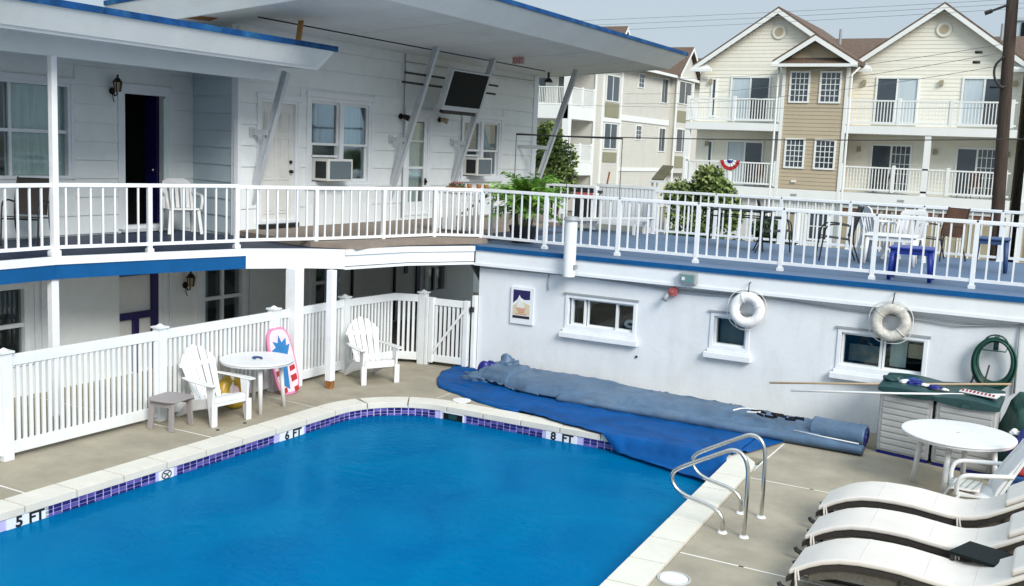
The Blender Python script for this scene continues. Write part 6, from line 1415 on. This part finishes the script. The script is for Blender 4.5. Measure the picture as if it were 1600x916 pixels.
mb = MB(); mb.box(-34.5, -22, 90, 98, 0, 11.2); mb.build('wall', W['sidg'], bh)
lap(None, 'y', 90, -34.5, -22, 0, 11.2, [(-32.6, -31.8, 8.9, 10.6), (-32.6, -31.8, 4.9, 6.6)], .17, 'greige_siding', W['sidg'], bh)
for z in (8.9, 4.9): hwin('y', 90, (-32.6, -31.8, z, z+1.7), bh)
mb = MB(); mb.add([(-35, 89.5, 11.1), (-21, 89.5, 11.1), (-21, 94, 12.9), (-35, 94, 12.9)], [(0, 1, 2, 3)]); mb.build('roof', W['shingle'], bh)
# glider
W['canvas'] = mat('dark_olive_canvas', (.10, .095, .055), .8, .15, 5)
gl = thing('canopy_swing', 'garden swing with olive canopy behind the deck', 'swing', (-10.3, 27, 0))
mb = MB(); mb.add([(-10.58, 26.8, 3.19), (-10.24, 26.8, 3.19), (-10.09, 27.1, 3.57), (-10.39, 27.1, 3.58)], [(0, 1, 2, 3)]); o = mb.build('canopy', W['canvas'], gl); sm = o.modifiers.new('s', 'SOLIDIFY'); sm.thickness = .04
for x in (-10.56, -10.1):
    mb = MB(); mb.bar((x, 26.8, 0), (x, 26.85, 3.15), .05, .05, side=(1, 0, 0)); mb.build('leg', W['trim'], gl); mb = MB(); mb.bar((x, 27.4, 0), (x, 27.2, 3.1), .05, .05, side=(1, 0, 0)); mb.build('leg', W['trim'], gl)
mb = MB(); mb.box(-10.62, -9.95, 26.74, 26.8, 3.10, 3.16); mb.build('canopy_rail', W['trim'], gl)
# white rail terrace behind (ground beyond deck)
yf_ = thing('yard_fence', 'white picket yard fence across the street side of the deck', 'fence', (-5, 25, 0))
pk = MB(); pk.box(-.03, .03, -.01, .01, .1, 1.05); pkm = pk.mesh('picket', W['vinyl'])
for k in range(70): inst('picket', pkm, (-8+.14*k, 25, 0), yf_)
for z in (.25, .9): mb = MB(); mb.box(-8.1, 2, 24.98, 25.02, z, z+.06); mb.build('fence_rail', W['vinyl'], yf_)
# ============================================================ POLE AND WIRES
up_ = thing('utility_pole', 'tall dark brown wooden utility pole in front of the townhouse', 'utility pole', (-2.06, 28, 0))
mb = MB(); mb.tube([(-1.98, 28, -.05), (-2.04, 28, 2.5), (-2.16, 28, 6), (-2.30, 28, 11)], [.165, .155, .14, .125], 14); mb.build('pole', W['pole'], up_, smooth=True)
for z in (7.45, 9.6): mb = MB(); mb.bar((-3.0, 27.9, z-.05), (-1.4, 27.9, z+.15), .09, .09); mb.build('cross_arm', W['pole'], up_) if z > 9 else None
for (a, b) in (((-2.25, 27.9, 7.72), (-2.62, 27.9, 7.58)), ((-2.2, 27.85, 7.95), (-1.75, 27.85, 8.1))): mb = MB(); mb.bar(a, b, .05, .05); mb.tube([b, tuple(Vector(b)+Vector((-.16, 0, -.06)))], .05, 8); mb.build('insulator', W['wire'], up_)
mb = MB(); mb.tube(smoothp([(-2.25, 27.85, 6.5), (-2.45, 27.85, 6.3), (-2.42, 27.85, 5.95), (-2.2, 27.85, 5.75)]), .03, 6); mb.tube([(-2.5, 27.85, 5.78), (-2.15, 27.85, 5.8)], .03, 6); mb.build('cable_loop', W['wire'], up_, smooth=True)
mb = MB(); mb.disc((-1.62, 27.8), .2, 7.2, 8.1, 16); mb.build('transformer', W['condm'], up_)
mb = MB(); mb.tube([(-1.95, 27.84, 2.6), (-1.93, 27.84, 1.0)], .03, 6); mb.build('riser', W['wire'], up_)
def wire(label, a, b, sag, r, group='overhead wires', n=16):
    a = Vector(a); b = Vector(b); mb = MB(); mb.tube([a.lerp(b, k/n)+Vector((0, 0, -sag*4*(k/n)*(1-k/n))) for k in range(n+1)], r, 4); return tag(mb.build('overhead_wire', W['wire2'], smooth=True), label, 'wire', group)
W['wire2'] = mat('grey_cable', (.22, .24, .26), .7, .1, 4)
wire('topmost thin wire crossing the sky toward the pole', (-30, 31, 8.05), (3, 30, 8.35), .25, .007)
wire('second thin wire crossing the sky just below the top one', (-30, 31, 7.85), (3, 30, 8.25), .25, .007)
wire('third thin wire crossing the sky above the condo roof', (-30, 31, 7.6), (3, 30, 8.15), .25, .007)
wire('upper service wire sagging across the right gable to the pole', (-16, 40, 6.9), (-2.3, 27.9, 6.8), .25, .007)
wire('middle service wire sagging across the right gable to the pole', (-18, 42, 6.4), (-2.3, 27.9, 6.6), .3, .007)
wire('lower service wire sagging across the right gable to the pole', (-18, 42, 6.0), (-2.3, 27.9, 6.3), .3, .007)
wire('thin wire running level across the condo side wall', (-40, 50, 6.8), (-2.2, 27.9, 5.3), .3, .007)
for p in ((-2.75, 27.95, 6.62), (-2.78, 27.95, 6.38)):
    mb = MB(); mb.tube([p, tuple(Vector(p)+Vector((-.16, .02, 0)))], [.035, .035], 8); tag(mb.build('wire_splice', W['wire'], smooth=True), ('upper small black splice on the wires before the right gable' if p[2] > 6.5 else 'lower small black splice on the wires before the right gable'), 'splice', 'wire splices by the pole')
